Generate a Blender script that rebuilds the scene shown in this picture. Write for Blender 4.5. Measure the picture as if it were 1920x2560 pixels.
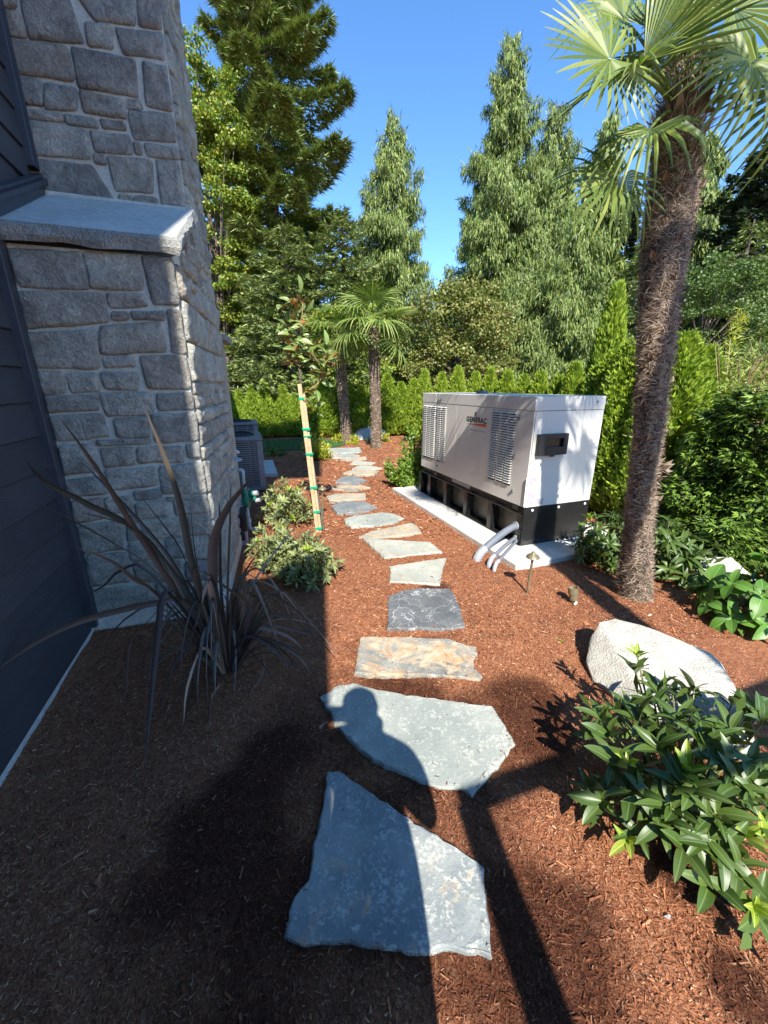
import bpy, bmesh, math, random
import numpy as np
from mathutils import Vector, Matrix
random.seed(7); RNG = np.random.default_rng(7)
for o in list(bpy.data.objects): bpy.data.objects.remove(o)
SC = bpy.context.scene
COL = SC.collection

# ---------------------------------------------------------------- camera, sky, sun, exposure
EYE = 1.65                      # height of the lens over the mulch
FPX = 985.0                     # focal length in photo pixels (1920 x 2560)
PITCH = math.atan(314 / FPX)    # camera looks down
cam = bpy.data.cameras.new("camera"); camo = bpy.data.objects.new("camera", cam); COL.objects.link(camo)
cam.sensor_fit = 'VERTICAL'; cam.sensor_height = 36.0; cam.sensor_width = 27.0
cam.lens = FPX / 2560 * 36.0
cam.clip_start = 0.02; cam.clip_end = 600
camo.location = (0, 0, EYE); camo.rotation_euler = (math.pi / 2 - PITCH, 0, 0)
SC.camera = camo

SUN_EL = math.radians(43.5); SUN_AZ = math.radians(-9.0)    # light travels towards (sin az, cos az)
TO_SUN = Vector((-math.sin(SUN_AZ) * math.cos(SUN_EL), -math.cos(SUN_AZ) * math.cos(SUN_EL), math.sin(SUN_EL)))
w = bpy.data.worlds.new("World"); SC.world = w; w.use_nodes = True
nt = w.node_tree; nt.nodes.clear()
sky = nt.nodes.new('ShaderNodeTexSky'); sky.sky_type = 'NISHITA'; sky.sun_disc = False
sky.sun_elevation = SUN_EL
sky.sun_rotation = math.atan2(TO_SUN.x, TO_SUN.y)
sky.air_density = 1.0; sky.dust_density = 0.0; sky.ozone_density = 5.0; sky.altitude = 900
bg = nt.nodes.new('ShaderNodeBackground'); bg.inputs['Strength'].default_value = 0.14
wo = nt.nodes.new('ShaderNodeOutputWorld')
hs = nt.nodes.new('ShaderNodeHueSaturation'); hs.inputs['Saturation'].default_value = 1.12; nt.links.new(sky.outputs[0], hs.inputs['Color']); nt.links.new(hs.outputs[0], bg.inputs[0]); nt.links.new(bg.outputs[0], wo.inputs[0])
sun = bpy.data.lights.new("sun", 'SUN'); sun.energy = 4.2; sun.angle = math.radians(0.53); sun.color = (1.0, 0.95, 0.87)
suno = bpy.data.objects.new("sun", sun); COL.objects.link(suno)
suno.rotation_euler = TO_SUN.to_track_quat('Z', 'Y').to_euler(); suno.location = (3, -8, 12)
SC.view_settings.view_transform = 'Standard'; SC.view_settings.look = 'None'
SC.view_settings.exposure = 1.32; SC.view_settings.gamma = 1.0; SC.view_settings.use_curve_mapping = False
SC.render.engine = 'CYCLES'
SC.cycles.max_bounces = 6; SC.cycles.diffuse_bounces = 4; SC.cycles.glossy_bounces = 2
SC.cycles.transmission_bounces = 3; SC.cycles.transparent_max_bounces = 8; SC.cycles.use_denoising = True
SC.cycles.caustics_reflective = False; SC.cycles.caustics_refractive = False

# ---------------------------------------------------------------- measuring helpers (photo pixel -> place)
_c, _s = math.cos(PITCH), math.sin(PITCH)
def ray(px, py):
    dy = py - 1280.0
    return Vector((px - 960.0, FPX * _c - dy * _s, -(FPX * _s + dy * _c)))
def G(px, py, z=0.0):
    d = ray(px, py); t = (z - EYE) / d.z
    return Vector((d.x * t, d.y * t, z))
def AT(px, py, Y):
    d = ray(px, py); t = Y / d.y
    return Vector((d.x * t, Y, EYE + d.z * t))
def ONPL(px, py, p0, n):
    d = ray(px, py); o = Vector((0, 0, EYE)); t = (p0 - o).dot(n) / d.dot(n)
    return o + d * t

# ---------------------------------------------------------------- numpy noise
_perm = np.random.default_rng(3).random((64, 64, 64)).astype(np.float32)
def vnoise(x, y, z=0.0, f=1.0):
    x = np.asarray(x, float) * f; y = np.asarray(y, float) * f; z = np.asarray(z, float) * f + 0 * x
    xi, yi, zi = np.floor(x).astype(int), np.floor(y).astype(int), np.floor(z).astype(int)
    xf, yf, zf = x - xi, y - yi, z - zi
    xf = xf * xf * (3 - 2 * xf); yf = yf * yf * (3 - 2 * yf); zf = zf * zf * (3 - 2 * zf)
    r = 0
    for a in (0, 1):
        for b in (0, 1):
            for c in (0, 1):
                r = r + _perm[(xi + a) & 63, (yi + b) & 63, (zi + c) & 63] * (xf if a else 1 - xf) * (yf if b else 1 - yf) * (zf if c else 1 - zf)
    return r
def fbm(x, y, z=0.0, f=1.0, o=3):
    r = 0; a = .5
    for i in range(o):
        r = r + a * (vnoise(x, y, z, f * 2 ** i) - .5); a *= .5
    return r
def gh(x, y):                    # height of the raked mulch
    return 0.075 * fbm(x, y, 3.1, 1.3, 2) + 0.030 * fbm(x, y, 1.7, 8.0, 3)

# ---------------------------------------------------------------- object helpers
def wloc(o):
    v = Vector((0, 0, 0))
    while o is not None: v += o.location; o = o.parent
    return v
def mk(name, verts, faces, mat=None, parent=None, smooth=False, local=False):
    me = bpy.data.meshes.new(name)
    vs = np.asarray(verts, dtype=np.float64).reshape(-1, 3)
    if parent is not None and not local: vs = vs - np.array(wloc(parent))
    me.from_pydata(vs.tolist(), [], faces)
    if smooth: me.shade_smooth()
    o = bpy.data.objects.new(name, me); COL.objects.link(o)
    if mat is not None:
        for m_ in (mat if isinstance(mat, (list, tuple)) else [mat]): me.materials.append(m_)
    if parent is not None: o.parent = parent
    return o
def npmesh(name, V, F, mat=None, k=4):
    """fast mesh: V (n,3), F (m,k)"""
    me = bpy.data.meshes.new(name); V = np.ascontiguousarray(V, dtype=np.float32); F = np.ascontiguousarray(F, dtype=np.int32)
    me.vertices.add(len(V)); me.vertices.foreach_set("co", V.ravel())
    me.loops.add(F.size); me.loops.foreach_set("vertex_index", F.ravel())
    me.polygons.add(len(F)); me.polygons.foreach_set("loop_start", np.arange(0, F.size, k, dtype=np.int32))
    me.polygons.foreach_set("loop_total", np.full(len(F), k, dtype=np.int32))
    me.update(calc_edges=True)
    if mat is not None: me.materials.append(mat)
    return me
def put(name, me, parent=None, loc=(0, 0, 0), rot=None, scale=None, mat4=None):
    o = bpy.data.objects.new(name, me); COL.objects.link(o)
    if parent is not None: o.parent = parent
    if mat4 is not None: o.matrix_basis = mat4
    else:
        o.location = loc
        if rot is not None: o.rotation_euler = rot
        if scale is not None: o.scale = scale if hasattr(scale, '__len__') else (scale,) * 3
    return o
def tag(o, label=None, cat=None, group=None, kind=None):
    if label: o['label'] = label
    if cat: o['category'] = cat
    if group: o['group'] = group
    if kind: o['kind'] = kind
    return o
def thing(name, loc, label, cat, group=None):
    o = bpy.data.objects.new(name, None); COL.objects.link(o); o.location = loc
    o.empty_display_size = .1
    return tag(o, label, cat, group)
def copy_tree(o, parent=None):
    c = o.copy(); COL.objects.link(c)
    if parent is not None: c.parent = parent
    for ch in [x for x in ALLKIDS(o)]: copy_tree(ch, c)
    return c
def ALLKIDS(o): return list(o.children)

class MB:
    def __init__(s): s.v = []; s.f = []
    def quadbox(s, o, a, b, c):
        """box from origin o with edge vectors a,b,c"""
        n = len(s.v); o, a, b, c = map(Vector, (o, a, b, c))
        for k in (o, o + a, o + a + b, o + b, o + c, o + a + c, o + a + b + c, o + b + c): s.v.append(tuple(k))
        if a.cross(b).dot(c) > 0: q = ((3, 2, 1, 0), (4, 5, 6, 7), (0, 1, 5, 4), (1, 2, 6, 5), (2, 3, 7, 6), (3, 0, 4, 7))
        else: q = ((0, 1, 2, 3), (7, 6, 5, 4), (4, 5, 1, 0), (5, 6, 2, 1), (6, 7, 3, 2), (7, 4, 0, 3))
        for f in q: s.f.append(tuple(n + i for i in f))
        return s
    def box(s, x0, y0, z0, x1, y1, z1): return s.quadbox((x0, y0, z0), (x1 - x0, 0, 0), (0, y1 - y0, 0), (0, 0, z1 - z0))
    def tube(s, pts, rad, n=8, cap=True):
        pts = [Vector(p) for p in pts]; m = len(pts)
        rad = list(rad) if hasattr(rad, '__len__') else [rad] * m
        b0 = len(s.v); side = None
        for i, p in enumerate(pts):
            t = (pts[min(i + 1, m - 1)] - pts[max(i - 1, 0)]).normalized()
            if side is None:
                side = t.orthogonal().normalized()
            side = (side - t * side.dot(t)).normalized(); up = t.cross(side)
            for k in range(n):
                a = 2 * math.pi * k / n
                s.v.append(tuple(p + (side * math.cos(a) + up * math.sin(a)) * rad[i]))
        for i in range(m - 1):
            for k in range(n):
                k2 = (k + 1) % n
                s.f.append((b0 + i * n + k, b0 + i * n + k2, b0 + (i + 1) * n + k2, b0 + (i + 1) * n + k))
        if cap:
            s.f.append(tuple(b0 + k for k in range(n - 1, -1, -1))); s.f.append(tuple(b0 + (m - 1) * n + k for k in range(n)))
        return s
    def lathe(s, c, prof, n=20, axis=(0, 0, 1)):
        c = Vector(c); ax = Vector(axis).normalized(); u = ax.orthogonal().normalized(); v = ax.cross(u)
        b0 = len(s.v)
        for r, z in prof:
            for k in range(n):
                a = 2 * math.pi * k / n
                s.v.append(tuple(c + ax * z + (u * math.cos(a) + v * math.sin(a)) * max(r, 1e-4)))
        for i in range(len(prof) - 1):
            for k in range(n):
                k2 = (k + 1) % n
                s.f.append((b0 + i * n + k, b0 + i * n + k2, b0 + (i + 1) * n + k2, b0 + (i + 1) * n + k))
        s.f.append(tuple(b0 + k for k in range(n - 1, -1, -1))); s.f.append(tuple(b0 + (len(prof) - 1) * n + k for k in range(n)))
        return s
    def make(s, name, mat, parent=None, smooth=False, bevel=0, label=None):
        o = mk(name, s.v, s.f, mat, parent, smooth)
        if smooth:
            m = o.modifiers.new("edges", 'EDGE_SPLIT'); m.split_angle = math.radians(40)
        if bevel:
            m = o.modifiers.new("bevel", 'BEVEL'); m.width = bevel; m.segments = 2; m.limit_method = 'ANGLE'
        if label: o['label'] = label
        return o

# ---------------------------------------------------------------- materials
def newmat(name):
    m = bpy.data.materials.new(name); m.use_nodes = True; nt = m.node_tree
    return m, nt, nt.nodes['Principled BSDF']
def N(nt, typ, **kw):
    n = nt.nodes.new(typ)
    for k, v in kw.items():
        if k in n.inputs: n.inputs[k].default_value = v
        else: setattr(n, k, v)
    return n
def ramp(nt, fac, cols):
    r = nt.nodes.new('ShaderNodeValToRGB'); el = r.color_ramp.elements
    while len(el) > 1: el.remove(el[-1])
    el[0].position = cols[0][0]; el[0].color = (*cols[0][1], 1)
    for p, c in cols[1:]:
        e = el.new(p); e.color = (*c, 1)
    nt.links.new(fac, r.inputs[0]); return r.outputs[0]
def coord(nt, obj=True): return N(nt, 'ShaderNodeTexCoord').outputs['Object' if obj else 'Generated']
def noise(nt, vec, scale, detail=4, rough=.6, dist=0):
    n = N(nt, 'ShaderNodeTexNoise', Scale=scale, Detail=detail, Roughness=rough, Distortion=dist)
    nt.links.new(vec, n.inputs['Vector']); return n.outputs['Fac']
def mix(nt, fac, a, b, blend='MIX'):
    n = nt.nodes.new('ShaderNodeMix'); n.data_type = 'RGBA'; n.blend_type = blend
    for sck, val in ((n.inputs[0], fac), (n.inputs[6], a), (n.inputs[7], b)):
        if isinstance(val, (int, float)): sck.default_value = val
        elif isinstance(val, tuple): sck.default_value = (*val, 1)
        else: nt.links.new(val, sck)
    return n.outputs[2]
def bump(nt, h, strength, dist, normal=None):
    b = N(nt, 'ShaderNodeBump', Strength=strength, Distance=dist); nt.links.new(h, b.inputs['Height'])
    if normal is not None: nt.links.new(normal, b.inputs['Normal'])
    return b.outputs[0]
def simple(name, col, rough=.5, metal=0, var=.08, scale=20, bmp=0, coat=0):
    m, nt, p = newmat(name); v = coord(nt)
    n = noise(nt, v, scale, 5)
    c2 = tuple(min(1, c * (1 + var * 2)) for c in col); c1 = tuple(c * (1 - var * 2) for c in col)
    nt.links.new(ramp(nt, n, [(.3, c1), (.7, c2)]), p.inputs['Base Color'])
    p.inputs['Roughness'].default_value = rough; p.inputs['Metallic'].default_value = metal
    if coat: p.inputs['Coat Weight'].default_value = coat
    if bmp: nt.links.new(bump(nt, n, bmp, .01), p.inputs['Normal'])
    return m
def island(nt): return N(nt, 'ShaderNodeNewGeometry').outputs['Random Per Island']
def objrand(nt): return N(nt, 'ShaderNodeObjectInfo').outputs['Random']
def leafmat(name, cols, rough=.45, trans=.25, back=None, per='island', spec=.5, tint=None):
    m, nt, p = newmat(name)
    geo = N(nt, 'ShaderNodeNewGeometry')
    r = geo.outputs['Random Per Island'] if per == 'island' else objrand(nt)
    k = len(cols)
    c = ramp(nt, r, [(i / max(1, k - 1), cc) for i, cc in enumerate(cols)])
    if per == 'object':
        v = coord(nt); n = noise(nt, v, 9.0, 3)
        c = mix(nt, .35, c, mix(nt, n, (0, 0, 0), c, 'MIX'))
        # paler midrib: object space x across the blade
        sep = N(nt, 'ShaderNodeSeparateXYZ'); nt.links.new(v, sep.inputs[0])
        ab = N(nt, 'ShaderNodeMath', operation='ABSOLUTE'); nt.links.new(sep.outputs[0], ab.inputs[0])
        lt = N(nt, 'ShaderNodeMath', operation='LESS_THAN'); nt.links.new(ab.outputs[0], lt.inputs[0]); lt.inputs[1].default_value = .014
        c = mix(nt, lt.outputs[0], c, tuple(min(1, x * 1.35 + .02) for x in cols[-1]))
    if back is not None: c = mix(nt, geo.outputs['Backfacing'], c, back)
    nt.links.new(c, p.inputs['Base Color']); p.inputs['Roughness'].default_value = rough
    p.inputs['Specular IOR Level'].default_value = spec
    if trans > 0:
        tr = N(nt, 'ShaderNodeBsdfTranslucent'); ms = N(nt, 'ShaderNodeMixShader'); ms.inputs[0].default_value = trans
        tc = mix(nt, 1.0, c, (1.0, 1.15, .55), 'MULTIPLY'); nt.links.new(tc, tr.inputs[0])
        out = nt.nodes['Material Output']
        nt.links.new(p.outputs[0], ms.inputs[1]); nt.links.new(tr.outputs[0], ms.inputs[2]); nt.links.new(ms.outputs[0], out.inputs[0])
    return m
def chipcols(nt):
    return [(0, (.045, .017, .010)), (.25, (.20, .070, .030)), (.55, (.36, .134, .058)), (.82, (.47, .200, .090)), (.95, (.56, .32, .18)), (1, (.62, .44, .29))]
def wetmix(nt, c, k=.26):
    a = N(nt, 'ShaderNodeAttribute'); a.attribute_name = 'wet'
    return mix(nt, a.outputs['Fac'], c, mix(nt, 1.0, c, (k, k * .85, k * .8), 'MULTIPLY')), a.outputs['Fac']
def m_mulch():
    m, nt, p = newmat("shredded_bark_mulch"); v = coord(nt)
    mp = N(nt, 'ShaderNodeMapping'); nt.links.new(v, mp.inputs[0]); mp.inputs['Scale'].default_value = (1, 1, 1)
    n0 = noise(nt, v, 1.4, 3)
    vo = N(nt, 'ShaderNodeTexVoronoi', Scale=85.0); vo.inputs['Randomness'].default_value = 1
    wv = N(nt, 'ShaderNodeTexNoise', Scale=30.0, Detail=3.0); nt.links.new(v, wv.inputs['Vector'])
    ad = mix(nt, .06, v, wv.outputs['Color'], 'ADD'); nt.links.new(ad, vo.inputs['Vector'])
    sp = N(nt, 'ShaderNodeSeparateColor'); nt.links.new(vo.outputs['Color'], sp.inputs[0])
    c = ramp(nt, sp.outputs[0], chipcols(nt))
    nf = noise(nt, v, 190, 4)
    c = mix(nt, .55, c, ramp(nt, nf, [(.3, (.08, .025, .012)), (.7, (.44, .19, .10))]))
    c = mix(nt, .30, c, ramp(nt, n0, [(.35, (.18, .060, .026)), (.65, (.38, .148, .066))]))
    c, wet = wetmix(nt, c)
    nt.links.new(c, p.inputs['Base Color']); p.inputs['Roughness'].default_value = .93
    p.inputs['Specular IOR Level'].default_value = .2
    h = mix(nt, .5, vo.outputs['Distance'], nf)
    nt.links.new(bump(nt, h, .9, .012), p.inputs['Normal'])
    return m
def m_chip():
    m, nt, p = newmat("bark_chip"); c = ramp(nt, island(nt), chipcols(nt))
    c, wet = wetmix(nt, c, .38)
    nt.links.new(c, p.inputs['Base Color']); p.inputs['Roughness'].default_value = .85; p.inputs['Specular IOR Level'].default_value = .25
    return m
def m_flag(name, base, pale, rust=0.0, vein=0.0, dark=None, speck=.5, seed=0.0):
    m, nt, p = newmat(name); v = coord(nt)
    mp = N(nt, 'ShaderNodeMapping'); mp.inputs['Location'].default_value = (seed, seed * 1.7, 0); nt.links.new(v, mp.inputs[0]); v = mp.outputs[0]
    n1 = noise(nt, v, 3.2, 6, .65); n2 = noise(nt, v, 70, 4, .7); n3 = noise(nt, v, 14, 6, .7, .6)
    f_ = (.80, .775, .70); base = tuple(a * b for a, b in zip(base, f_)); pale = tuple(a * b for a, b in zip(pale, f_)); dark = tuple(a * b for a, b in zip(dark, f_)) if dark else None
    c = ramp(nt, n1, [(.3, dark or tuple(x * .72 for x in base)), (.52, base), (.7, tuple((a + b) / 2 for a, b in zip(base, pale)))])
    fl = N(nt, 'ShaderNodeMath', operation='MULTIPLY'); nt.links.new(n2, fl.inputs[0]); nt.links.new(n3, fl.inputs[1])
    sfac = ramp(nt, fl.outputs[0], [(.27, (0, 0, 0)), (.33, (1, 1, 1))])
    s2 = mix(nt, speck, (0, 0, 0), sfac)
    c = mix(nt, s2, c, pale)
    if rust:
        n4 = noise(nt, v, 4.5, 6, .7, 1.2)
        rc = ramp(nt, noise(nt, v, 8, 5, .7, 2), [(.25, (.30, .115, .045)), (.42, (.44, .27, .14)), (.6, (.52, .43, .29)), (.75, (.36, .36, .33))])
        rf = ramp(nt, n4, [(.62 - .35 * rust, (0, 0, 0)), (.72 - .3 * rust, (1, 1, 1))])
        c = mix(nt, rf, c, rc)
    if vein:
        wv = N(nt, 'ShaderNodeTexNoise', Scale=5.0, Detail=4.0); nt.links.new(v, wv.inputs['Vector'])
        ad = mix(nt, .55, v, wv.outputs['Color'], 'ADD')
        vo = N(nt, 'ShaderNodeTexVoronoi', Scale=5.0); vo.feature = 'DISTANCE_TO_EDGE'; nt.links.new(ad, vo.inputs['Vector'])
        vf = mix(nt, 1.0, ramp(nt, vo.outputs['Distance'], [(.004, (1, 1, 1)), (.022, (0, 0, 0))]), ramp(nt, n1, [(.35, (.15, .15, .15)), (.6, (1, 1, 1))]), 'MULTIPLY')
        vf = mix(nt, vein, (0, 0, 0), vf)
        c = mix(nt, vf, c, (.62, .62, .58))
    nt.links.new(c, p.inputs['Base Color']); p.inputs['Roughness'].default_value = .72
    nt.links.new(bump(nt, mix(nt, .4, n3, n2), .55, .012), p.inputs['Normal'])
    return m
def m_wallstone():
    m, nt, p = newmat("grey_ashlar_stone"); v = coord(nt)
    n1 = noise(nt, v, 5, 6, .65); n2 = noise(nt, v, 60, 5, .7); n3 = noise(nt, v, 16, 6, .7, 1.0)
    r = objrand(nt)
    base = ramp(nt, r, [(0, (.17, .16, .14)), (.2, (.36, .36, .31)), (.4, (.31, .255, .19)), (.6, (.45, .445, .38)), (.75, (.20, .19, .175)), (.9, (.50, .49, .41)), (1, (.34, .29, .225))])
    c = mix(nt, .45, base, ramp(nt, n1, [(.3, (.20, .19, .165)), (.55, (.48, .465, .41)), (.75, (.70, .68, .60))]))
    c = mix(nt, .5, c, mix(nt, 1.0, c, ramp(nt, n3, [(.3, (.42, .42, .44)), (.62, (1.6, 1.58, 1.52))]), 'MULTIPLY'))
    c = mix(nt, .35, c, mix(nt, 1.0, c, ramp(nt, n2, [(.35, (.5, .5, .5)), (.65, (1.5, 1.5, 1.5))]), 'MULTIPLY'))
    nt.links.new(c, p.inputs['Base Color']); p.inputs['Roughness'].default_value = .88
    nt.links.new(bump(nt, mix(nt, .3, n3, n2), 1.0, .045), p.inputs['Normal'])
    return m
def m_noise2(name, c1, c2, scale, rough=.85, bmp=.5, bd=.01, c3=None, metal=0):
    m, nt, p = newmat(name); v = coord(nt); n = noise(nt, v, scale, 6, .65); n2 = noise(nt, v, scale * 8, 4, .6)
    cols = [(.3, c1), (.7, c2)] + ([(.85, c3)] if c3 else [])
    c = ramp(nt, n, cols); c = mix(nt, .3, c, mix(nt, 1.0, c, ramp(nt, n2, [(.3, (.6, .6, .6)), (.7, (1.4, 1.4, 1.4))]), 'MULTIPLY'))
    nt.links.new(c, p.inputs['Base Color']); p.inputs['Roughness'].default_value = rough; p.inputs['Metallic'].default_value = metal
    nt.links.new(bump(nt, n2, bmp, bd), p.inputs['Normal']); return m
M = {}
M['mulch'] = m_mulch(); M['chip'] = m_chip()
M['wallstone'] = m_wallstone()
M['mortar'] = m_noise2("pale_mortar", (.50, .51, .45), (.66, .66, .59), 12, .95, .8, .008)
M['capstone'] = m_noise2("bluestone_cap", (.42, .43, .40), (.54, .55, .51), 3, .8, .4, .006)
M['capedge'] = m_noise2("split_cap_edge", (.20, .20, .18), (.42, .42, .38), 9, .9, 1.0, .02)
M['siding'] = m_noise2("charcoal_siding_paint", (.048, .049, .056), (.060, .061, .068), 4, .55, .25, .002)
def m_siding():
    m, nt, p = newmat("charcoal_siding_paint"); v = coord(nt)
    mp = N(nt, 'ShaderNodeMapping'); mp.inputs['Scale'].default_value = (1.2, 1.2, 26); nt.links.new(v, mp.inputs[0])
    g = noise(nt, mp.outputs[0], 6, 6, .7); n = noise(nt, v, 3, 5)
    c = ramp(nt, objrand(nt), [(0, (.043, .044, .051)), (1, (.058, .059, .066))])
    c = mix(nt, .5, c, mix(nt, 1.0, c, ramp(nt, n, [(.3, (.75, .75, .75)), (.7, (1.35, 1.33, 1.28))]), 'MULTIPLY'))
    c = mix(nt, .35, c, mix(nt, 1.0, c, ramp(nt, g, [(.35, (.7, .7, .7)), (.65, (1.35, 1.35, 1.35))]), 'MULTIPLY'))
    nt.links.new(c, p.inputs['Base Color']); p.inputs['Roughness'].default_value = .55
    nt.links.new(bump(nt, g, .5, .004), p.inputs['Normal']); return m
M['siding'] = m_siding()
M['trim'] = m_noise2("charcoal_trim_paint", (.045, .048, .060), (.058, .062, .075), 5, .45, .15, .002)
M['concrete'] = m_noise2("pale_concrete", (.52, .50, .45), (.68, .66, .60), 5, .9, .5, .004)
M['granite'] = m_noise2("speckled_granite", (.36, .34, .28), (.55, .53, .46), 12, .9, .9, .010, (.64, .63, .56))
M['bark'] = m_noise2("grey_bark", (.10, .075, .055), (.20, .16, .125), 14, .95, 1.0, .02)
M['soil'] = m_noise2("woodland_floor", (.035, .028, .018), (.07, .055, .03), 3, .95, .6, .02)
M['white'] = simple("cream_powder_coat", (.68, .66, .60), .42, 0, .012, 2)
M['black'] = simple("black_gloss_steel", (.012, .012, .013), .25, 0, .3, 25)
M['blackdull'] = simple("black_plastic", (.018, .019, .021), .4, 0, .2, 30)
M['tank'] = simple("bronze_grey_tank", (.085, .08, .068), .35, .2, .2, 8)
M['pvc'] = simple("grey_conduit", (.15, .165, .19), .4, 0, .06, 8)
M['pvcw'] = simple("pale_fitting", (.30, .31, .33), .4, 0, .08, 8)
M['glass'] = simple("dark_display_glass", (.02, .022, .02), .06, 0, .1, 5)
M['orange'] = simple("orange_print", (.72, .13, .015), .5, 0, .02)
M['ink'] = simple("black_print", (.012, .012, .012), .5, 0, .02)
M['greyink'] = simple("grey_print", (.13, .13, .13), .5, 0, .02)
M['sticker'] = simple("sticker_paper", (.66, .66, .64), .5, 0, .02)
M['stkpurple'] = simple("sticker_print_violet", (.16, .07, .15), .5, 0, .05)
M['stkbeige'] = simple("sticker_print_tan", (.30, .26, .12), .5, 0, .05)
M['steel'] = simple("white_bolt_cap", (.7, .7, .68), .35, 0, .05)
M['ac'] = simple("slate_condenser_metal", (.20, .215, .235), .45, .1, .08, 12)
M['acdark'] = simple("dark_metal_louvre_shade", (.02, .022, .027), .6, 0, .1, 12)  # dark coil and fan metal, also the painted shade between generator louvres
M['pipe'] = simple("pale_blue_pipe", (.30, .40, .43), .45, .1, .12, 25)
M['valve'] = simple("green_valve", (.02, .17, .11), .35, .1, .25, 30)
M['wood'] = m_noise2("new_stake_timber", (.40, .26, .14), (.56, .40, .24), 9, .8, .4, .004)
M['tie'] = simple("green_tie_tape", (.0, .33, .17), .35, 0, .12, 30)
M['bronze'] = simple("khaki_bronze_lamp", (.20, .17, .10), .42, .3, .12, 30)
M['trunk'] = m_noise2("palm_trunk_core", (.06, .042, .030), (.17, .12, .085), 30, .95, 1.0, .02)
M['fibre'] = leafmat("palm_fibre", [(.10, .066, .044), (.27, .185, .12), (.46, .35, .245), (.62, .51, .39)], .85, 0)
M['boot'] = leafmat("dry_leaf_base", [(.10, .07, .045), (.32, .23, .15), (.50, .40, .28)], .8, 0, per='object')
M['frond'] = leafmat("palm_frond_green", [(.10, .16, .028), (.17, .235, .042), (.25, .31, .06), (.33, .37, .09)], .48, .30, spec=.5)
M['petiole'] = simple("palm_petiole", (.17, .23, .05), .4, 0, .2, 10)
M['flax'] = leafmat("bronze_flax_leaf", [(.085, .062, .055), (.16, .115, .10), (.12, .115, .09), (.28, .17, .12)], .42, .12, per='object', spec=.5)
M['flaxpale'] = leafmat("bleached_flax_leaf", [(.22, .17, .15), (.32, .26, .22)], .45, .12, per='object')
M['rhodo'] = leafmat("rhododendron_leaf", [(.055, .105, .018), (.075, .135, .022), (.11, .175, .030), (.08, .13, .026)], .42, .2, per='object', back=(.20, .26, .12))
M['rhodogrey'] = leafmat("felted_rhododendron_leaf", [(.15, .19, .07), (.23, .27, .10), (.36, .38, .14), (.18, .23, .09)], .5, .2, per='object', back=(.28, .30, .18))
M['newleaf'] = leafmat("fresh_leaf", [(.25, .40, .035), (.36, .48, .05), (.42, .50, .09)], .38, .35, per='object')
M['hydrangea'] = leafmat("hydrangea_leaf", [(.10, .24, .03), (.15, .32, .045), (.13, .28, .05)], .45, .3, per='object')
M['magnolia'] = leafmat("magnolia_leaf", [(.11, .18, .04), (.17, .25, .06), (.26, .33, .10)], .34, .15, per='object', back=(.30, .16, .055))
M['golden'] = leafmat("golden_leaf", [(.20, .30, .03), (.40, .42, .04), (.58, .52, .06), (.24, .36, .04)], .45, .3)
M['viburnum'] = leafmat("green_gold_leaf", [(.08, .18, .025), (.14, .26, .035), (.28, .38, .05), (.10, .20, .03)], .4, .25)
M['stem'] = simple("green_stem", (.16, .17, .06), .6, 0, .2, 15)
M['twig'] = simple("tan_twig", (.33, .20, .09), .7, 0, .2, 15)
M['thuja'] = leafmat("arborvitae_spray", [(.09, .16, .018), (.19, .29, .024), (.31, .42, .034), (.44, .53, .05)], .6, .25)
M['thujadk'] = leafmat("dark_arborvitae_spray", [(.03, .06, .012), (.07, .13, .018), (.14, .24, .028), (.26, .38, .045)], .6, .2)  # darker green for the cypresses and the low dark shrub
M['fir'] = leafmat("fir_needles", [(.075, .12, .038), (.14, .195, .055), (.23, .285, .075), (.33, .36, .11)], .6, .12)
M['cedar'] = leafmat("cedar_spray", [(.05, .085, .020), (.12, .18, .038), (.20, .265, .055), (.28, .325, .08)], .6, .2)
M['maple'] = leafmat("maple_leaf", [(.08, .16, .025), (.15, .24, .03), (.26, .31, .035), (.38, .34, .05)], .5, .3)
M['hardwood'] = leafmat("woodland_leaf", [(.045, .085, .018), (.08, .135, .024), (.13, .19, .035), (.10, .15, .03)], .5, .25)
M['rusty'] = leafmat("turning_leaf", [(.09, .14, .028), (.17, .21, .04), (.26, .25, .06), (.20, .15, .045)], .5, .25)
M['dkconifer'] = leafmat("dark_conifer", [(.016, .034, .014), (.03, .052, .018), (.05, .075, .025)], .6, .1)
M['grass'] = leafmat("lawn_blade", [(.035, .09, .02), (.06, .14, .03), (.10, .18, .04)], .5, .2)
M['lawn'] = m_noise2("lawn_turf", (.03, .07, .018), (.05, .11, .03), 8, .9, .6, .01)
M['bamboo'] = leafmat("bamboo_leaf", [(.16, .26, .035), (.30, .38, .06), (.42, .42, .12)], .45, .3)
M['cane'] = leafmat("dry_cane", [(.14, .085, .045), (.26, .17, .08), (.42, .33, .16)], .7, 0)
M['skin'] = simple("skin", (.45, .26, .18), .6); M['cloth'] = simple("dark_cloth", (.03, .035, .05), .9); M['denim'] = simple("denim", (.05, .07, .12), .9)
M['shingle'] = simple("roof_shingle", (.04, .04, .045), .9)
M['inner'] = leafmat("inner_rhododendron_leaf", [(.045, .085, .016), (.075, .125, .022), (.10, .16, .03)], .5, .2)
M['innergrey'] = leafmat("inner_felted_leaf", [(.12, .16, .055), (.20, .24, .09), (.30, .33, .12)], .55, .2)

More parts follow.
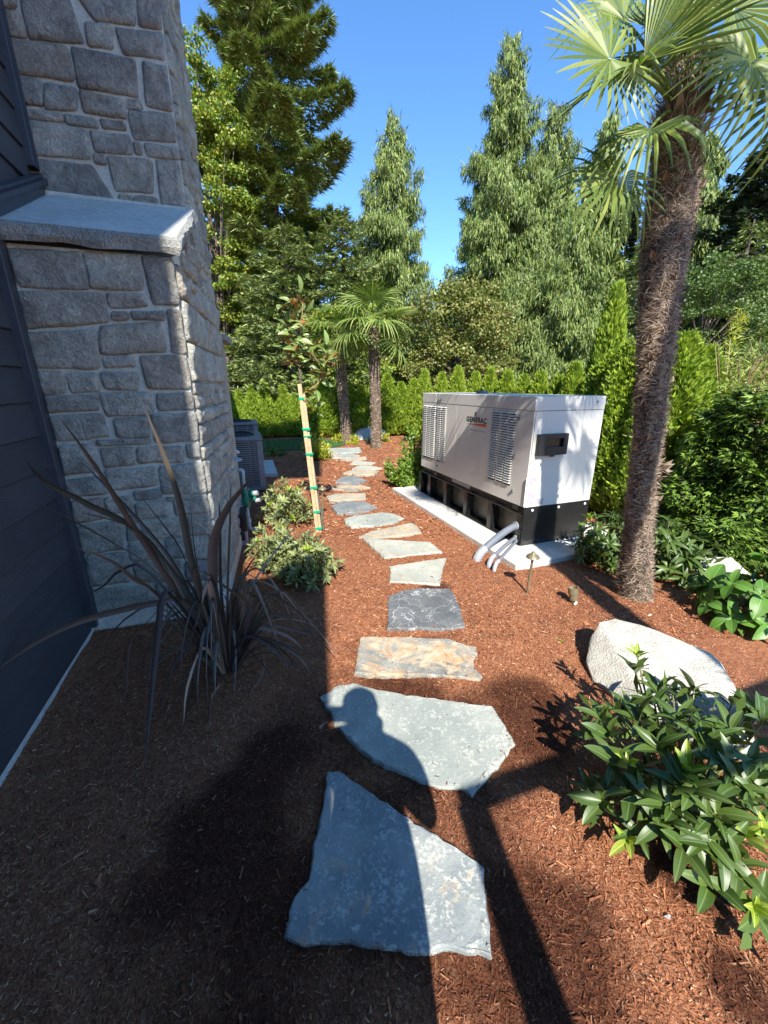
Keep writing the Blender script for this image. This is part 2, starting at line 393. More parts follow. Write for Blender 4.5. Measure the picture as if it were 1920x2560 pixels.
# ================================================================ GROUND
STONE_POLYS = []      # filled before the mulch so that chips keep off them
q = lambda L: [(750 + .3315 * x, 1050 + .3315 * y) for x, y in L]
p_ = lambda L: [(650 + .4521 * x, 1650 + .4521 * y) for x, y in L]
FS = [
 ("large blue-grey flagstone at the front corner of the path, four-sided, widest slab", 'A', p_([(370,622),(430,622),(560,700),(780,860),(900,930),(1150,1090),(1238,1160),(1248,1300),(1280,1635),(1080,1600),(890,1625),(700,1600),(560,1580),(500,1555),(400,1565),(250,1580),(135,1535),(190,1320),(270,1230),(290,1080),(350,780)])),
 ("broad pale grey-green flagstone with pointed left end, just below the rusty slab", 'B', p_([(330,205),(440,135),(510,128),(650,165),(1000,220),(1190,245),(1285,255),(1340,340),(1408,460),(1330,560),(1220,690),(1170,745),(1110,700),(1040,700),(890,665),(830,635),(690,580),(540,480),(410,350),(390,280)])),
 ("rusty orange and tan rectangular flagstone with a grey left corner", 'C', q([(455,1640),(530,1632),(700,1637),(1120,1650),(1250,1695),(1325,1710),(1340,1760),(1305,1800),(1320,1870),(1370,1925),(1355,1958),(1240,1940),(900,1915),(600,1920),(410,1905),(430,1770)])),
 ("dark slate flagstone laced with white veins", 'D', q([(665,1330),(780,1285),(890,1268),(1130,1272),(1160,1310),(1190,1370),(1245,1555),(1120,1568),(660,1568)])),
 ("pale grey four-sided flagstone with a tan right edge, next after the veined dark one", 'E', q([(670,1105),(860,1075),(1103,1040),(1075,1120),(1055,1238),(850,1225),(675,1215),(685,1150)])),
 ("pale grey flagstone tapering to a point at its upper left, beside the generator conduits", 'E', q([(478,893),(700,905),(985,920),(1070,990),(850,1015),(635,1040),(560,970)])),
 ("cream and grey wedge flagstone with a long thin left tip", 'F', q([(445,880),(530,840),(700,805),(845,775),(885,800),(915,845),(760,870),(600,882)])),
 ("light mottled grey flagstone, first one past the wedge-shaped slab", 'B', q([(335,745),(400,725),(620,697),(700,705),(785,738),(700,775),(540,795),(390,800),(345,775)])),
 ("dark blue-grey oval flagstone right of the stake and low path light", 'D2', q([(235,645),(330,612),(490,615),(580,655),(520,678),(390,697),(280,697)])),
 ("brownish grey flagstone crossed by the young tree's leaf shadow, level with the path light", 'F', q([(200,575),(280,555),(495,550),(497,590),(350,600),(220,608)])),
 ("tan flagstone with a pointed right tip, half in leaf shadow", 'C', q([(215,510),(300,492),(460,488),(530,505),(440,525),(340,528)])),
 ("dark grey trapezoid flagstone in mid path, left of the generator's far corner", 'D2', q([(268,465),(320,420),(405,420),(505,455),(440,478)])),
 ("half tan half grey narrow flagstone behind the dark trapezoid one", 'F', q([(325,398),(380,380),(595,382),(560,408),(420,410)])),
 ("pale pointed flagstone at the outer bend of the path", 'E', q([(393,365),(450,342),(530,345),(620,362),(530,372)])),
 ("small whitish flagstone at the start of the path's left turn", 'E', q([(375,330),(410,308),(570,320),(540,333)])),
 ("cream flagstone in the left turn of the path below the palms", 'F', q([(303,300),(400,280),(495,275),(503,295),(400,305)])),
 ("grey flagstone in the left turn of the path next to the golden shrub", 'B', q([(228,285),(300,260),(400,255),(455,268),(370,282)])),
 ("farthest but one flagstone, pinkish grey, touching the golden shrub", 'F', q([(165,268),(230,245),(320,243),(270,268)])),
 ("farthest flagstone of the path, half behind the golden shrub", 'E', q([(135,260),(160,240),(222,235),(165,262)])),
 ("long grey edging stone between the lawn and the mulch behind the condensers", 'B', [(772,1128),(800,1121),(900,1118),(905,1130),(830,1134)]),
]
for L, k, P in FS: STONE_POLYS.append([G(x, y, .03) for x, y in P])

def inpoly(x, y, poly):
    x = np.asarray(x); y = np.asarray(y); r = np.zeros(x.shape, bool); n = len(poly)
    for i in range(n):
        a, b = poly[i], poly[(i + 1) % n]
        cnd = ((a.y > y) != (b.y > y)) & (x < (b.x - a.x) * (y - a.y) / (b.y - a.y + 1e-12) + a.x)
        r ^= cnd
    return r
WETP = [(-.10, 1.75, .50), (-.05, 1.25, .42), (-.3, 1.35, .45), (.25, 1.1, .45), (.2, .75, .55), (-.5, .8, .5), (.35, 1.45, .30), (.62, 1.5, .38), (.75, 1.75, .25), (.2, 2.05, .22), (.35, 2.15, .2),
        (.42, 2.62, .14), (.46, 2.98, .17), (1.1, .95, .14), (1.02, .66, .1), (-.55, 1.05, .4)]
def wetf(x, y):
    r = np.zeros_like(x)
    for a, b, c in WETP: r = np.maximum(r, np.clip(1.25 - ((x - a) ** 2 + (y - b) ** 2) / c ** 2, 0, 1))
    n = fbm(x, y, 9.2, 3.5, 3)
    return np.clip(r * 1.5 + n * 3.2 - .45, 0, 1) * np.clip(r * 3, 0, 1)
def axis(lo, d0, d1, hi, step, grow=1.22):
    a = list(np.arange(d0, d1 + 1e-6, step)); s = step; v = d1
    while v < hi: s *= grow; v += s; a.append(v)
    s = step; v = d0; b = []
    while v > lo: s *= grow; v -= s; b.append(v)
    return np.array(b[::-1] + a)
xs = axis(-150, -3.0, 4.2, 150, .035); ys = axis(-120, .3, 6.5, 240, .035)
X, Y = np.meshgrid(xs, ys); Zg = gh(X, Y) * np.clip(2.0 - (np.abs(X) + np.abs(Y - 5)) / 16, 0, 1)
nx, ny = len(xs), len(ys)
V = np.stack([X.ravel(), Y.ravel(), Zg.ravel()], 1)
idx = np.arange(nx * ny).reshape(ny, nx)
F = np.stack([idx[:-1, :-1].ravel(), idx[:-1, 1:].ravel(), idx[1:, 1:].ravel(), idx[1:, :-1].ravel()], 1)
me = npmesh("ground", V, F, M['mulch'])
me.attributes.new('wet', 'FLOAT', 'POINT').data.foreach_set('value', wetf(X.ravel(), Y.ravel()).astype(np.float32))
me.shade_smooth()
ground = put("ground", me); tag(ground, kind='structure')
# lawn beyond the condensers and the dark woodland floor beyond the hedge
LAWN = [(-9, 8.3), (-5, 9.6), (-3.3, 10.35), (-2.2, 10.7), (-1.5, 11.0), (-1.15, 11.6), (-1.2, 12.3), (-1.9, 12.9), (-3.4, 12.7), (-6, 12.0), (-10, 10.8)]
o = mk("lawn", [(x, y, .036) for x, y in LAWN] + [(x, y, -.05) for x, y in LAWN],
       [tuple(range(len(LAWN)))] + [(i + len(LAWN), (i + 1) % len(LAWN) + len(LAWN), (i + 1) % len(LAWN), i) for i in range(len(LAWN))], M['lawn']); tag(o, kind='structure')
o = mk("woodland_floor", [(-60, 15.0, .07), (-1, 16.0, .07), (5, 12.5, .07), (8, 4, .07), (60, -4, .07), (120, 180, .09), (-120, 180, .09), (-100, 12, .07)], [(0, 1, 2, 3, 4, 5, 6, 7)], M['soil']); tag(o, kind='structure')

# bark chips: real slivers lying on the bed
def chips(n, x0, x1, y0, y1, L, W, dens=None):
    x = RNG.uniform(x0, x1, n); y = RNG.uniform(y0, y1, n)
    return x, y
parts = []
for (n, x0, x1, y0, y1, L, W) in [(85000, -1.8, 2.1, .45, 2.3, .0095, .0018), (66000, -2.4, 3.2, 2.3, 4.2, .013, .0026), (24000, -3, 3.6, 4.2, 7, .028, .006), (14000, -4, 4, 7, 12.5, .04, .010), (5200, -1.8, 2.2, .5, 3.0, .021, .0036)]:
    x = RNG.uniform(x0, x1, n); y = RNG.uniform(y0, y1, n); a = RNG.uniform(0, math.pi, n)
    keep = np.ones(n, bool)
    zt = np.zeros(n)
    for P in STONE_POLYS:
        ins = inpoly(x, y, P); cx_ = sum(p.x for p in P) / len(P); cy_ = sum(p.y for p in P) / len(P)
        core_ = inpoly(cx_ + (x - cx_) * 1.055, cy_ + (y - cy_) * 1.055, P)
        keep &= ~(ins & (RNG.random(n) > np.where(core_, .006, .30))); zt[ins] = .034
    x, y, a, zt = x[keep], y[keep], a[keep], zt[keep]; n = len(x)
    l = L * RNG.lognormal(0, .45, n); wd = W * RNG.lognormal(0, .35, n); tilt = RNG.normal(0, .28, n); z = np.maximum(gh(x, y), zt) + .002 + np.abs(RNG.normal(0, .004, n))
    dx, dy = np.cos(a), np.sin(a); roll = RNG.normal(0, .6, n)
    e = np.stack([dx * l / 2, dy * l / 2, np.sin(tilt) * l / 2], 1); s = np.stack([-dy * wd / 2, dx * wd / 2, np.sin(roll) * wd / 2], 1); c = np.stack([x, y, z], 1)
    up = np.array([0, 0, 1.]) * (l * .12)[:, None] * RNG.random(n)[:, None]
    bend = s * RNG.uniform(-1.2, 1.2, n)[:, None]
    Vq = np.stack([c - e - s * .7 + bend * .4, c + e - s + up, c + e * .9 + s * .8, c - e * .85 + s + up - bend * .5], 1)
    parts.append(Vq.reshape(-1, 3))
V = np.concatenate(parts); F = np.arange(len(V)).reshape(-1, 4)
me = npmesh("bark_chips", V, F, M['chip'])
me.attributes.new('wet', 'FLOAT', 'POINT').data.foreach_set('value', wetf(V[:, 0].astype(float), V[:, 1].astype(float)).astype(np.float32))
o = put("bark_chips", me); tag(o, "red-brown shredded bark chips spread over the garden bed", "bark chips", kind='stuff')
# grass blades
n = 16000; x = RNG.uniform(-7, -1.1, n); y = RNG.uniform(9.4, 12.9, n); kp = inpoly(x, y, [Vector((a, b, 0)) for a, b in LAWN]); x, y = x[kp], y[kp]; n = len(x)
a = RNG.uniform(0, 6.28, n); h = RNG.uniform(.03, .06, n); c = np.stack([x, y, np.full(n, .036)], 1); s = np.stack([np.cos(a) * .006, np.sin(a) * .006, 0 * a], 1)
t = c + np.stack([RNG.normal(0, .015, n), RNG.normal(0, .015, n), h], 1)
V = np.stack([c - s, c + s, t], 1).reshape(-1, 3); F = np.arange(len(V)).reshape(-1, 3)
o = put("grass", npmesh("grass", V, F, M['grass'], 3)); tag(o, "short shaded lawn grass behind the condensers", "grass", kind='stuff')

# ================================================================ FLAGSTONES
FM = {'A': m_flag("bluegrey_flagstone", (.27, .31, .335), (.60, .62, .60), rust=.12, seed=2.3, speck=.75, dark=(.20, .235, .26)),
      'B': m_flag("greygreen_flagstone", (.36, .40, .39), (.64, .66, .62), seed=.7, speck=.6, dark=(.28, .32, .32)),
      'C': m_flag("rusty_flagstone", (.30, .31, .30), (.56, .52, .42), rust=.50, vein=.45, seed=4.4, speck=.4, dark=(.18, .19, .19)),
      'D': m_flag("veined_slate_flagstone", (.15, .165, .185), (.34, .35, .35), vein=.85, seed=1.2, speck=.35, dark=(.095, .105, .12)),
      'D2': m_flag("blue_slate_flagstone", (.20, .23, .26), (.42, .44, .44), vein=.35, seed=3.2, speck=.5, dark=(.14, .165, .19)),
      'E': m_flag("pale_flagstone", (.44, .46, .42), (.66, .66, .60), rust=.06, seed=5.2, speck=.5, dark=(.36, .385, .36)),
      'F': m_flag("tan_grey_flagstone", (.40, .39, .34), (.60, .58, .50), rust=.34, seed=6.2, speck=.4, dark=(.28, .28, .26))}
def slab(name, P, zt, zb, mat, rough=.006, chip=.006, seg=.03, parent=None):
    """irregular slab: outline P (world points), broken edge, slightly uneven face"""
    pts = []; n = len(P); rnd = random.Random(len(P) * 7 + int(abs(P[0].x) * 1000))
    for i in range(n):
        a, b = P[i], P[(i + 1) % n]; m = max(1, int((b - a).length / seg)); nr = Vector((-(b - a).y, (b - a).x, 0)).normalized()
        for k in range(m):
            t = k / m; pnt = a.lerp(b, t)
            if k: pnt = pnt + nr * rnd.gauss(0, chip)
            pts.append(pnt)
    bm = bmesh.new(); c = sum(pts, Vector()) / len(pts)
    rings = []
    for (sc, z) in ((1.012, zb), (1.006, zt - .012), (.992, zt - .002), (.97, zt)):
        rings.append([bm.verts.new((c.x + (q_.x - c.x) * sc + rnd.gauss(0, chip * .35), c.y + (q_.y - c.y) * sc + rnd.gauss(0, chip * .35), z)) for q_ in pts])
    for A_, B_ in zip(rings, rings[1:]):
        for i in range(len(pts)):
            j = (i + 1) % len(pts); bm.faces.new((A_[i], A_[j], B_[j], B_[i]))
    f = bm.faces.new(rings[-1]); bmesh.ops.triangulate(bm, faces=[f])
    top = [e for e in bm.edges if all(v.co.z > zt - .001 for v in e.verts)]
    bmesh.ops.subdivide_edges(bm, edges=[e for e in top if e.calc_length() > .08], cuts=2, use_grid_fill=True)
    bmesh.ops.triangulate(bm, faces=[f for f in bm.faces if len(f.verts) > 4])
    for v in bm.verts:
        if v.co.z > zt - .001: v.co.z += rough * 2 * float(fbm(v.co.x, v.co.y, 5.5, 7, 3))
    bmesh.ops.recalc_face_normals(bm, faces=bm.faces)
    me = bpy.data.meshes.new(name); c0 = Vector((c.x, c.y, 0))
    bmesh.ops.translate(bm, vec=-c0, verts=bm.verts); bm.to_mesh(me); bm.free(); me.materials.append(mat)
    o = bpy.data.objects.new(name, me); COL.objects.link(o); o.location = c0
    return o
for i, (L, k, _) in enumerate(FS):
    P = STONE_POLYS[i]
    near = i < 7
    o = slab("flagstone" if i < 19 else "edging_stone", P, .032 if i else .040, -.04, FM[k], .009 if near else .006, .003 if near else .006, .03 if near else .08)
    tag(o, L, "flagstone" if i < 19 else "edging stone", "flagstones of the winding path" if i < 19 else None)

# ================================================================ HOUSE: siding wall, stone chimney, wing behind the camera
HA = math.radians(18.7); U = Vector((math.cos(HA), math.sin(HA), 0)); W_ = Vector((-math.sin(HA), math.cos(HA), 0)); UP = Vector((0, 0, 1))
S0 = Vector((-2.04, 2.43, 0))                 # siding / stone inner corner
CR = Vector((-1.26, 2.69, 0))                 # chimney's near right corner
house = thing("house", S0, "dark charcoal house wall of lapped siding beside the stone chimney", "house")
wallm = MB()
wallm.quadbox(S0 - W_ * 6.2 + UP * .12 - U * .30, U * .27, W_ * 9.0, UP * 5.6)
wallm.make("wall", M['siding'], house)
SET = .75                                      # how far the upper chimney steps back
def band_z(t): return 2.50 + (t - .1) * (.38 / .79)     # sloped ledge line on the siding plane
def board(t0, t1, z, h=.178):
    m = MB(); n = len(m.v); prf = [(0.0, z + h + .012), (.006, z + h), (.020, z), (.020, z - .0005), (.004, z - .004)]
    out = U
    segs = [t0, t1]
    vs = []
    for t in segs:
        for d, zz in prf: vs.append(S0 + W_ * t + out * (d - .028) + UP * zz)
    k = len(prf); f = [(i, i + 1, k + i + 1, k + i) for i in range(k - 1)] + [tuple(range(k))[::-1], tuple(range(k, 2 * k))]
    return mk("clapboard", vs, f, M['siding'], house)
z = .045
while z < 5.3:
    if z + .18 < 2.40: t1 = -.085
    elif z > 3.02: t1 = SET - .085
    else: t1 = max(-.085, min(SET - .085, (z + .09 - 2.62) / (.38 / .79) + .1))
    t = -6.1
    board(t, t1, z); z += .190
# vertical trim, sloped ledge band, flashing, foundation
MB().quadbox(S0 + W_ * (-.088) - U * .03 + UP * .06, W_ * .084, U * .058, UP * 2.48).make("corner_trim", M['trim'], house, bevel=.004)
MB().quadbox(S0 + W_ * (SET - .09) - U * .03 + UP * 2.99, W_ * .088, U * .056, UP * 2.6).make("corner_trim", M['trim'], house, bevel=.004)
MB().quadbox(S0 + W_ * (SET - .055) - U * .03 + UP * 2.99, W_ * .012, U * .066, UP * 2.6).make("trim_bead", M['trim'], house)
def sloped(t0, t1, dz0, dz1, d0, d1, name, mat):
    a = S0 + W_ * t0 + UP * (band_z(t0) + dz0) + U * d0; b = (W_ + UP * (.38 / .79)) * (t1 - t0)
    return MB().quadbox(a, b, U * (d1 - d0), UP * (dz1 - dz0)).make(name, mat, house, bevel=.003)
sloped(-.30, SET + .02, .012, .118, -.02, .034, "ledge_board", M['trim'])
sloped(-.30, SET + .02, .120, .150, -.02, .060, "drip_cap", M['trim'])
sloped(-.30, SET + .02, .151, .172, -.02, .036, "flashing", M['trim'])
MB().quadbox(S0 - W_ * 6.2 - U * .20 + UP * -.2, U * .190, W_ * 6.2, UP * .255).make("foundation", M['concrete'], house, bevel=.006)

chim = thing("stone_chimney", CR, "tall grey ashlar stone chimney with a sloped bluestone shoulder", "chimney")
W2 = Vector((-.235, .972, 0)).normalized()    # right flank of the chimney
core = MB()
# lower body
LB = [S0 - UP * .1 - U * .1, CR - UP * .1, CR + W2 * 1.55 - UP * .1, S0 + W_ * 1.6 - UP * .1]
UB = [S0 + W_ * SET - U * .1, CR + W2 * SET - U * .012, CR + W2 * 1.50 - U * .012, S0 + W_ * 1.6 - U * .1]
def prism(P, z0, z1, name, mat, parent, z1b=None):
    v = [(p.x, p.y, z0) for p in P] + [(p.x, p.y, z1 if i < 2 or z1b is None else z1b) for i, p in enumerate(P)]
    n = len(P); f = [tuple(range(n))[::-1], tuple(range(n, 2 * n))] + [(i, (i + 1) % n, (i + 1) % n + n, i + n) for i in range(n)]
    return mk(name, v, f, mat, parent)
prism(LB, -.1, 2.38, "mortar_core", M['mortar'], chim, 2.95)
prism(UB, 2.2, 6.2, "mortar_core", M['mortar'], chim)
# foundation lip
prism([S0 - W_ * .05 - U * .02, CR - W_ * .05 + U * .03, CR + W2 * 1.5 + U * .03, S0 + W_ * 1.5], -.15, .135, "footing", M['concrete'], chim)

def stone(plane_o, ax, nrm, quad, depth, parent, rough=.010, seedv=0):
    """quad: 4 (s,z) corners TL TR BR BL on a wall plane"""
    rnd = random.Random(seedv); nxs, nys = 13, 9
    (a, b, c, d) = [Vector(v_) for v_ in quad]; V_ = []; off = rnd.uniform(0, 50)
    wdt = (b - a).length; hgt = (a - d).length; g = min(.020, .20 * min(wdt, hgt))
    ctr0 = (a + b + c + d) / 4; a, b, c, d = [v_ + Vector(((v_.x > ctr0.x) - (v_.x < ctr0.x), (v_.y > ctr0.y) - (v_.y < ctr0.y))) * .004 for v_ in (a, b, c, d)]
    def pnt(u, v): return (a * (1 - u) + b * u) * (1 - v) + (d * (1 - u) + c * u) * v
    def par(n): return [0, .0] + [i / (n - 1) for i in range(n)] + [1., 1.]
    us = [0] + [min(max(x, 0), 1) for x in np.concatenate([[0, g / wdt * .5], np.linspace(g / wdt, 1 - g / wdt, nxs - 4), [1 - g / wdt * .5, 1]])] + [1]
    vs = [0] + [min(max(x, 0), 1) for x in np.concatenate([[0, g / hgt * .5], np.linspace(g / hgt, 1 - g / hgt, nys - 4), [1 - g / hgt * .5, 1]])] + [1]
    for j, v in enumerate(vs):
        for i, u in enumerate(us):
            P = pnt(u, v); eu = min(u, 1 - u) * wdt; ev = min(v, 1 - v) * hgt
            e = min(eu, ev); rim = i in (0, len(us) - 1) or j in (0, len(vs) - 1)
            # rounded corners and wavering outline
            if eu < g and ev < g:
                k = (1 - eu / g) * (1 - ev / g); ctr = (a + b + c + d) / 4; P = P + (ctr - P).normalized() * k * .008
            jit = .009
            P = P + Vector((float(fbm(P.x + off, P.y, 0, 11, 2)), float(fbm(P.x, P.y + off, 4, 11, 2)))) * (jit * 2.4)
            if rim: h = -.012
            else:
                h = depth * min(1, (.25 + e / g)) ** .4
                h += rough * 4.2 * float(fbm(P.x * 1.0 + off, P.y, off, 9, 3)) * min(1, e / g + .3) + rough * 3.2 * float(fbm(P.x + off, P.y, 2, 26, 2)) * min(1, e / g)
            V_.append(plane_o + ax * P.x + UP * P.y + nrm * h)
    m_, n_ = len(us), len(vs); F_ = []
    flip = ax.cross(UP).dot(nrm) > 0
    for j in range(n_ - 1):
        for i in range(m_ - 1):
            f = (j * m_ + i, j * m_ + i + 1, (j + 1) * m_ + i + 1, (j + 1) * m_ + i); F_.append(f[::-1] if flip else f)
    return mk("stone", V_, F_, M['wallstone'], parent, smooth=True)

NF = -W_                                       # outward normal of the front
r1 = lambda P: [(x * .3858, y * .3858) for x, y in P]
r2 = lambda P: [(x * .3858, 600 + y * .3858) for x, y in P]
r3 = lambda P: [(x * .5425, 1100 + y * .5425) for x, y in P]
LOW = [r2(P) for P in [
 [(55,62),(515,85),(578,318),(140,305)],[(545,88),(905,95),(938,322),(595,318)],[(920,103),(1152,125),(1200,428),(1000,422)],
 [(118,335),(672,350),(712,535),(188,572)],[(692,348),(928,350),(962,432),(713,438)],[(720,465),(832,475),(838,515),(730,522)],
 [(848,470),(1067,458),(1062,512),(870,517)],[(1088,455),(1195,455),(1250,732),(1122,728)],[(183,605),(622,578),(648,832),(253,832)],
 [(643,562),(1047,533),(1082,722),(663,742)],[(670,755),(878,750),(886,822),(680,827)],[(912,760),(1255,748),(1282,957),(960,967)],
 [(248,855),(412,855),(432,992),(293,1002)],[(438,865),(637,865),(652,977),(463,987)],[(648,855),(888,855),(908,967),(688,972)],
 [(298,1010),(642,1003),(647,1102),(318,1112)],[(643,990),(978,990),(1002,1130),(698,1142)],[(1013,1000),(1302,988),(1312,1092),(1028,1102)],
 [(332,1140),(662,1130),(717,1272),(372,1302)],[(732,1155),(962,1150),(977,1272),(758,1282)],[(983,1128),(1332,1115),(1345,1297),(1008,1312)],
 [(628,1300),(972,1285),(977,1322),(638,1332)],[(388,1325),(602,1320),(652,1492),(423,1522)],[(652,1350),(872,1340),(887,1452),(678,1472)],
 [(893,1345),(1187,1335),(1192,1432),(903,1442)],[(1208,1325),(1340,1315),(1350,1402),(1218,1412)],[(683,1490),(1002,1470),(1022,1587),(708,1622)],
 [(1033,1470),(1355,1435),(1362,1632),(1058,1642)]]] + [r3(P) for P in [
 [(298,187),(482,165),(502,240),(323,265)],[(328,278),(470,265),(490,358),(345,382)],[(482,265),(600,252),(612,318),(500,343)],
 [(618,237),(742,222),(747,263),(628,275)],[(765,262),(985,252),(988,268),(775,280)],[(625,290),(772,278),(785,350),(640,360)],[(798,278),(988,262),(992,330),(812,342)],
 [(358,398),(560,372),(572,500),(392,520)],[(578,352),(625,345),(640,455),(590,465)],[(648,372),(830,355),(850,440),(662,460)],[(860,350),(992,340),(996,430),(875,440)],
 [(590,478),(745,465),(755,540),(605,552)],[(765,455),(860,448),(870,535),(775,545)],[(880,448),(996,440),(998,540),(888,548)],
 [(400,532),(580,515),(600,650),(412,672)],[(612,562),(830,548),(842,642),(632,655)],[(852,558),(998,548),(1000,640),(862,650)],
 [(422,690),(700,665),(722,745),(450,785)],[(715,662),(880,652),(892,728),(740,742)],[(895,662),(1000,655),(1002,722),(908,728)]]]
sd = 0
PF = S0; nF = NF
for P in LOW:
    qd = []
    for x, y in P:
        w3 = ONPL(x, y, S0, W_); rel = w3 - S0; qd.append((min(rel.dot(U), .825), rel.z))
    sd += 1; stone(S0, U, NF, qd, .024, chim, seedv=sd)
UPP = [r1(P) for P in [
 [(-30,-60),(102,-60),(108,62),(-10,52)],[(130,-70),(430,-50),(552,287),(190,262)],[(468,-70),(862,-60),(880,172),(618,142)],
 [(885,-60),(985,-40),(1002,192),(905,180)],[(15,75),(122,80),(178,247),(45,230)],[(558,155),(727,175),(742,327),(578,307)],
 [(743,183),(985,208),(1027,387),(798,352)],[(55,258),(442,310),(482,532),(112,482)],[(463,313),(882,400),(902,632),(508,572)],
 [(923,408),(1030,430),(1065,717),(953,692)],[(122,500),(277,530),(282,702),(163,672)],[(293,545),(497,580),(507,722),(298,712)],
 [(513,590),(802,650),(822,772),(543,727)],[(818,650),(917,655),(927,712),(823,707)],[(168,715),(407,740),(417,797),(178,772)],
 [(428,750),(622,775),(642,837),(443,817)],[(653,780),(812,800),(822,852),(668,842)],[(833,728),(1080,740),(1090,917),(868,902)],
 [(183,790),(567,840),(587,1032),(223,1002)],[(583,860),(842,880),(862,1007),(618,987)],[(863,920),(917,930),(922,1007),(878,1002)],
 [(933,935),(1110,960),(1117,1032),(948,1012)],[(243,1040),(602,1075),(747,1312),(288,1287)],[(603,1008),(682,1013),(692,1072),(618,1062)],
 [(698,1018),(987,1045),(997,1252),(748,1237)],[(1013,1038),(1140,1060),(1160,1342),(1048,1332)],[(773,1268),(857,1275),(862,1337),(783,1327)],
 [(868,1278),(1022,1285),(1027,1342),(878,1342)]]]
U0 = S0 + W_ * SET
umax = (CR + W2 * SET - U * .012 - U0).dot(U)
for P in UPP:
    qd = []
    for x, y in P:
        rel = ONPL(x, y, U0, W_) - U0; cx_ = 968 + .147 * y / .3858 - 50; qd.append((umax - .004 if x / .3858 > cx_ else min(rel.dot(U), umax - .005), rel.z))
    sd += 1; stone(U0, U, NF, qd, .024, chim, seedv=sd)
# stones above the frame on the front and coursed stones along the right flank
def course(po, ax, nrm, s0, s1, z0, z1, rnd, hmin=.09, hmax=.25):
    global sd
    z = z0
    while z < z1 - .05:
        h = min(rnd.uniform(hmin, hmax), z1 - z)
        if z1 - z - h < .07: h = z1 - z
        s = s0
        while s < s1 - .04:
            wd = min(rnd.uniform(.16, .46), s1 - s)
            if s1 - s - wd < .1: wd = s1 - s
            if h > .17 and rnd.random() < .3:
                hh = h * rnd.uniform(.4, .6)
                for (za, zb) in ((z, z + hh), (z + hh, z + h)):
                    sd += 1; stone(po, ax, nrm, [(s + .009, zb - .009), (s + wd - .009, zb - .009), (s + wd - .009, za + .009), (s + .009, za + .009)], .030, chim, seedv=sd)
            else:
                sd += 1; stone(po, ax, nrm, [(s + .009, z + h - .009), (s + wd - .009, z + h - .009), (s + wd - .009, z + .009), (s + .009, z + .009)], .032, chim, .014, seedv=sd)
            s += wd
        z += h
NS = Vector((W2.y, -W2.x, 0))
rn = random.Random(5)
course(U0, U, NF, .02, umax, 4.35, 5.1, rn)
course(CR, W2, NS, .015, 1.54, .12, 2.36, rn)
course(CR, W2, NS, .20, .745, 2.36, 2.47, rn)
course(CR, W2, NS, .42, .745, 2.47, 2.60, rn)
course(CR + W2 * SET - U * .012, W2, NS, .01, .74, 2.36, 5.1, rn)
# sloped cap: flat top face, split rock edge
tL, tR = S0 + NF * .07 + UP * 2.385 - U * .02, CR + NF * .07 + U * .06 + UP * 2.385
bL, bR = S0 + W_ * (SET + .05) + UP * 2.80 - U * .02, CR + W2 * (SET + .02) + U * .06 + UP * 2.80
nU, nT = 26, 14; V_ = []; F_ = []
def capp(u, t): return (tL * (1 - u) + tR * u) * (1 - t) + (bL * (1 - u) + bR * u) * t
rows = []
for (lvl, dz, ins) in ((0, .0, .014), (1, .028, 0.0), (2, .066, .0), (3, .088, .022)):
    ring = []
    per = [(i / nU, 0) for i in range(nU)] + [(1, j / nT) for j in range(nT)] + [(1 - i / nU, 1) for i in range(nU)] + [(0, 1 - j / nT) for j in range(nT)]
    for (u, t) in per:
        P = capp(u, t); ctr = capp(.5, .5); dirv = Vector((P.x - ctr.x, P.y - ctr.y, 0)).normalized()
        rag = float(fbm(P.x * 1.3, P.y * 1.3, lvl * .7, 9, 3)) * (.075 if lvl in (1, 2) else .03)
        sag = float(fbm(P.x, P.y, 7.7, 7, 2)) * (.035 if lvl == 0 else .0)
        ring.append(P + UP * (dz + sag) + dirv * (rag - ins))
    rows.append(ring)
n = len(rows[0]); V_ = [p for r in rows for p in r]
for a in range(3):
    for i in range(n): F_.append((a * n + i, a * n + (i + 1) % n, (a + 1) * n + (i + 1) % n, (a + 1) * n + i))
capo = mk("shoulder_edge", V_, F_ + [tuple(range(n))[::-1]], M['capedge'], chim)
mk("shoulder_slab", [p + UP * .001 for p in rows[3]] + [p - UP * .012 for p in rows[3]], [tuple(range(n))] + [(i, i + n, (i + 1) % n + n, (i + 1) % n) for i in range(n)], M['capstone'], chim)
# mortar fillet where the upper stones meet the slab
a = U0 - U * .0 + NF * .01 + UP * 2.86
MB().tube([U0 + UP * 2.865 + NF * .012, U0 + U * umax + UP * 2.868 + NF * .012], .026, 8).make("mortar_fillet", M['mortar'], chim)
# the next stone buttress of the house, seen as a brown sliver past the chimney flank
PB = CR + W2 * 1.75
butt = thing("stone_buttress", PB, "brown stone buttress sliver with grey cap showing past the chimney flank", "buttress")
prism([PB - U * .9, PB + U * -.03, PB + W2 * .45 + U * -.03, PB + W2 * .45 - U * .9], -.1, 2.10, "shaft", M['wallstone'], butt)
prism([PB - U * .9 - W2 * .04, PB + U * .05 - W2 * .04, PB + W2 * .50 + U * .05, PB + W2 * .50 - U * .9], 2.101, 2.16, "cap", M['capedge'], butt)
# rear of the house beyond the chimney (keeps the condensers in shade, never in view)
prism([S0 + W_ * 2.2 - U * .15, S0 + W_ * 2.2 + U * .12, S0 + W_ * 7.5 + U * .02, S0 + W_ * 7.5 - U * 1.2], .0, 5.6, "rear_wall", M['siding'], house)
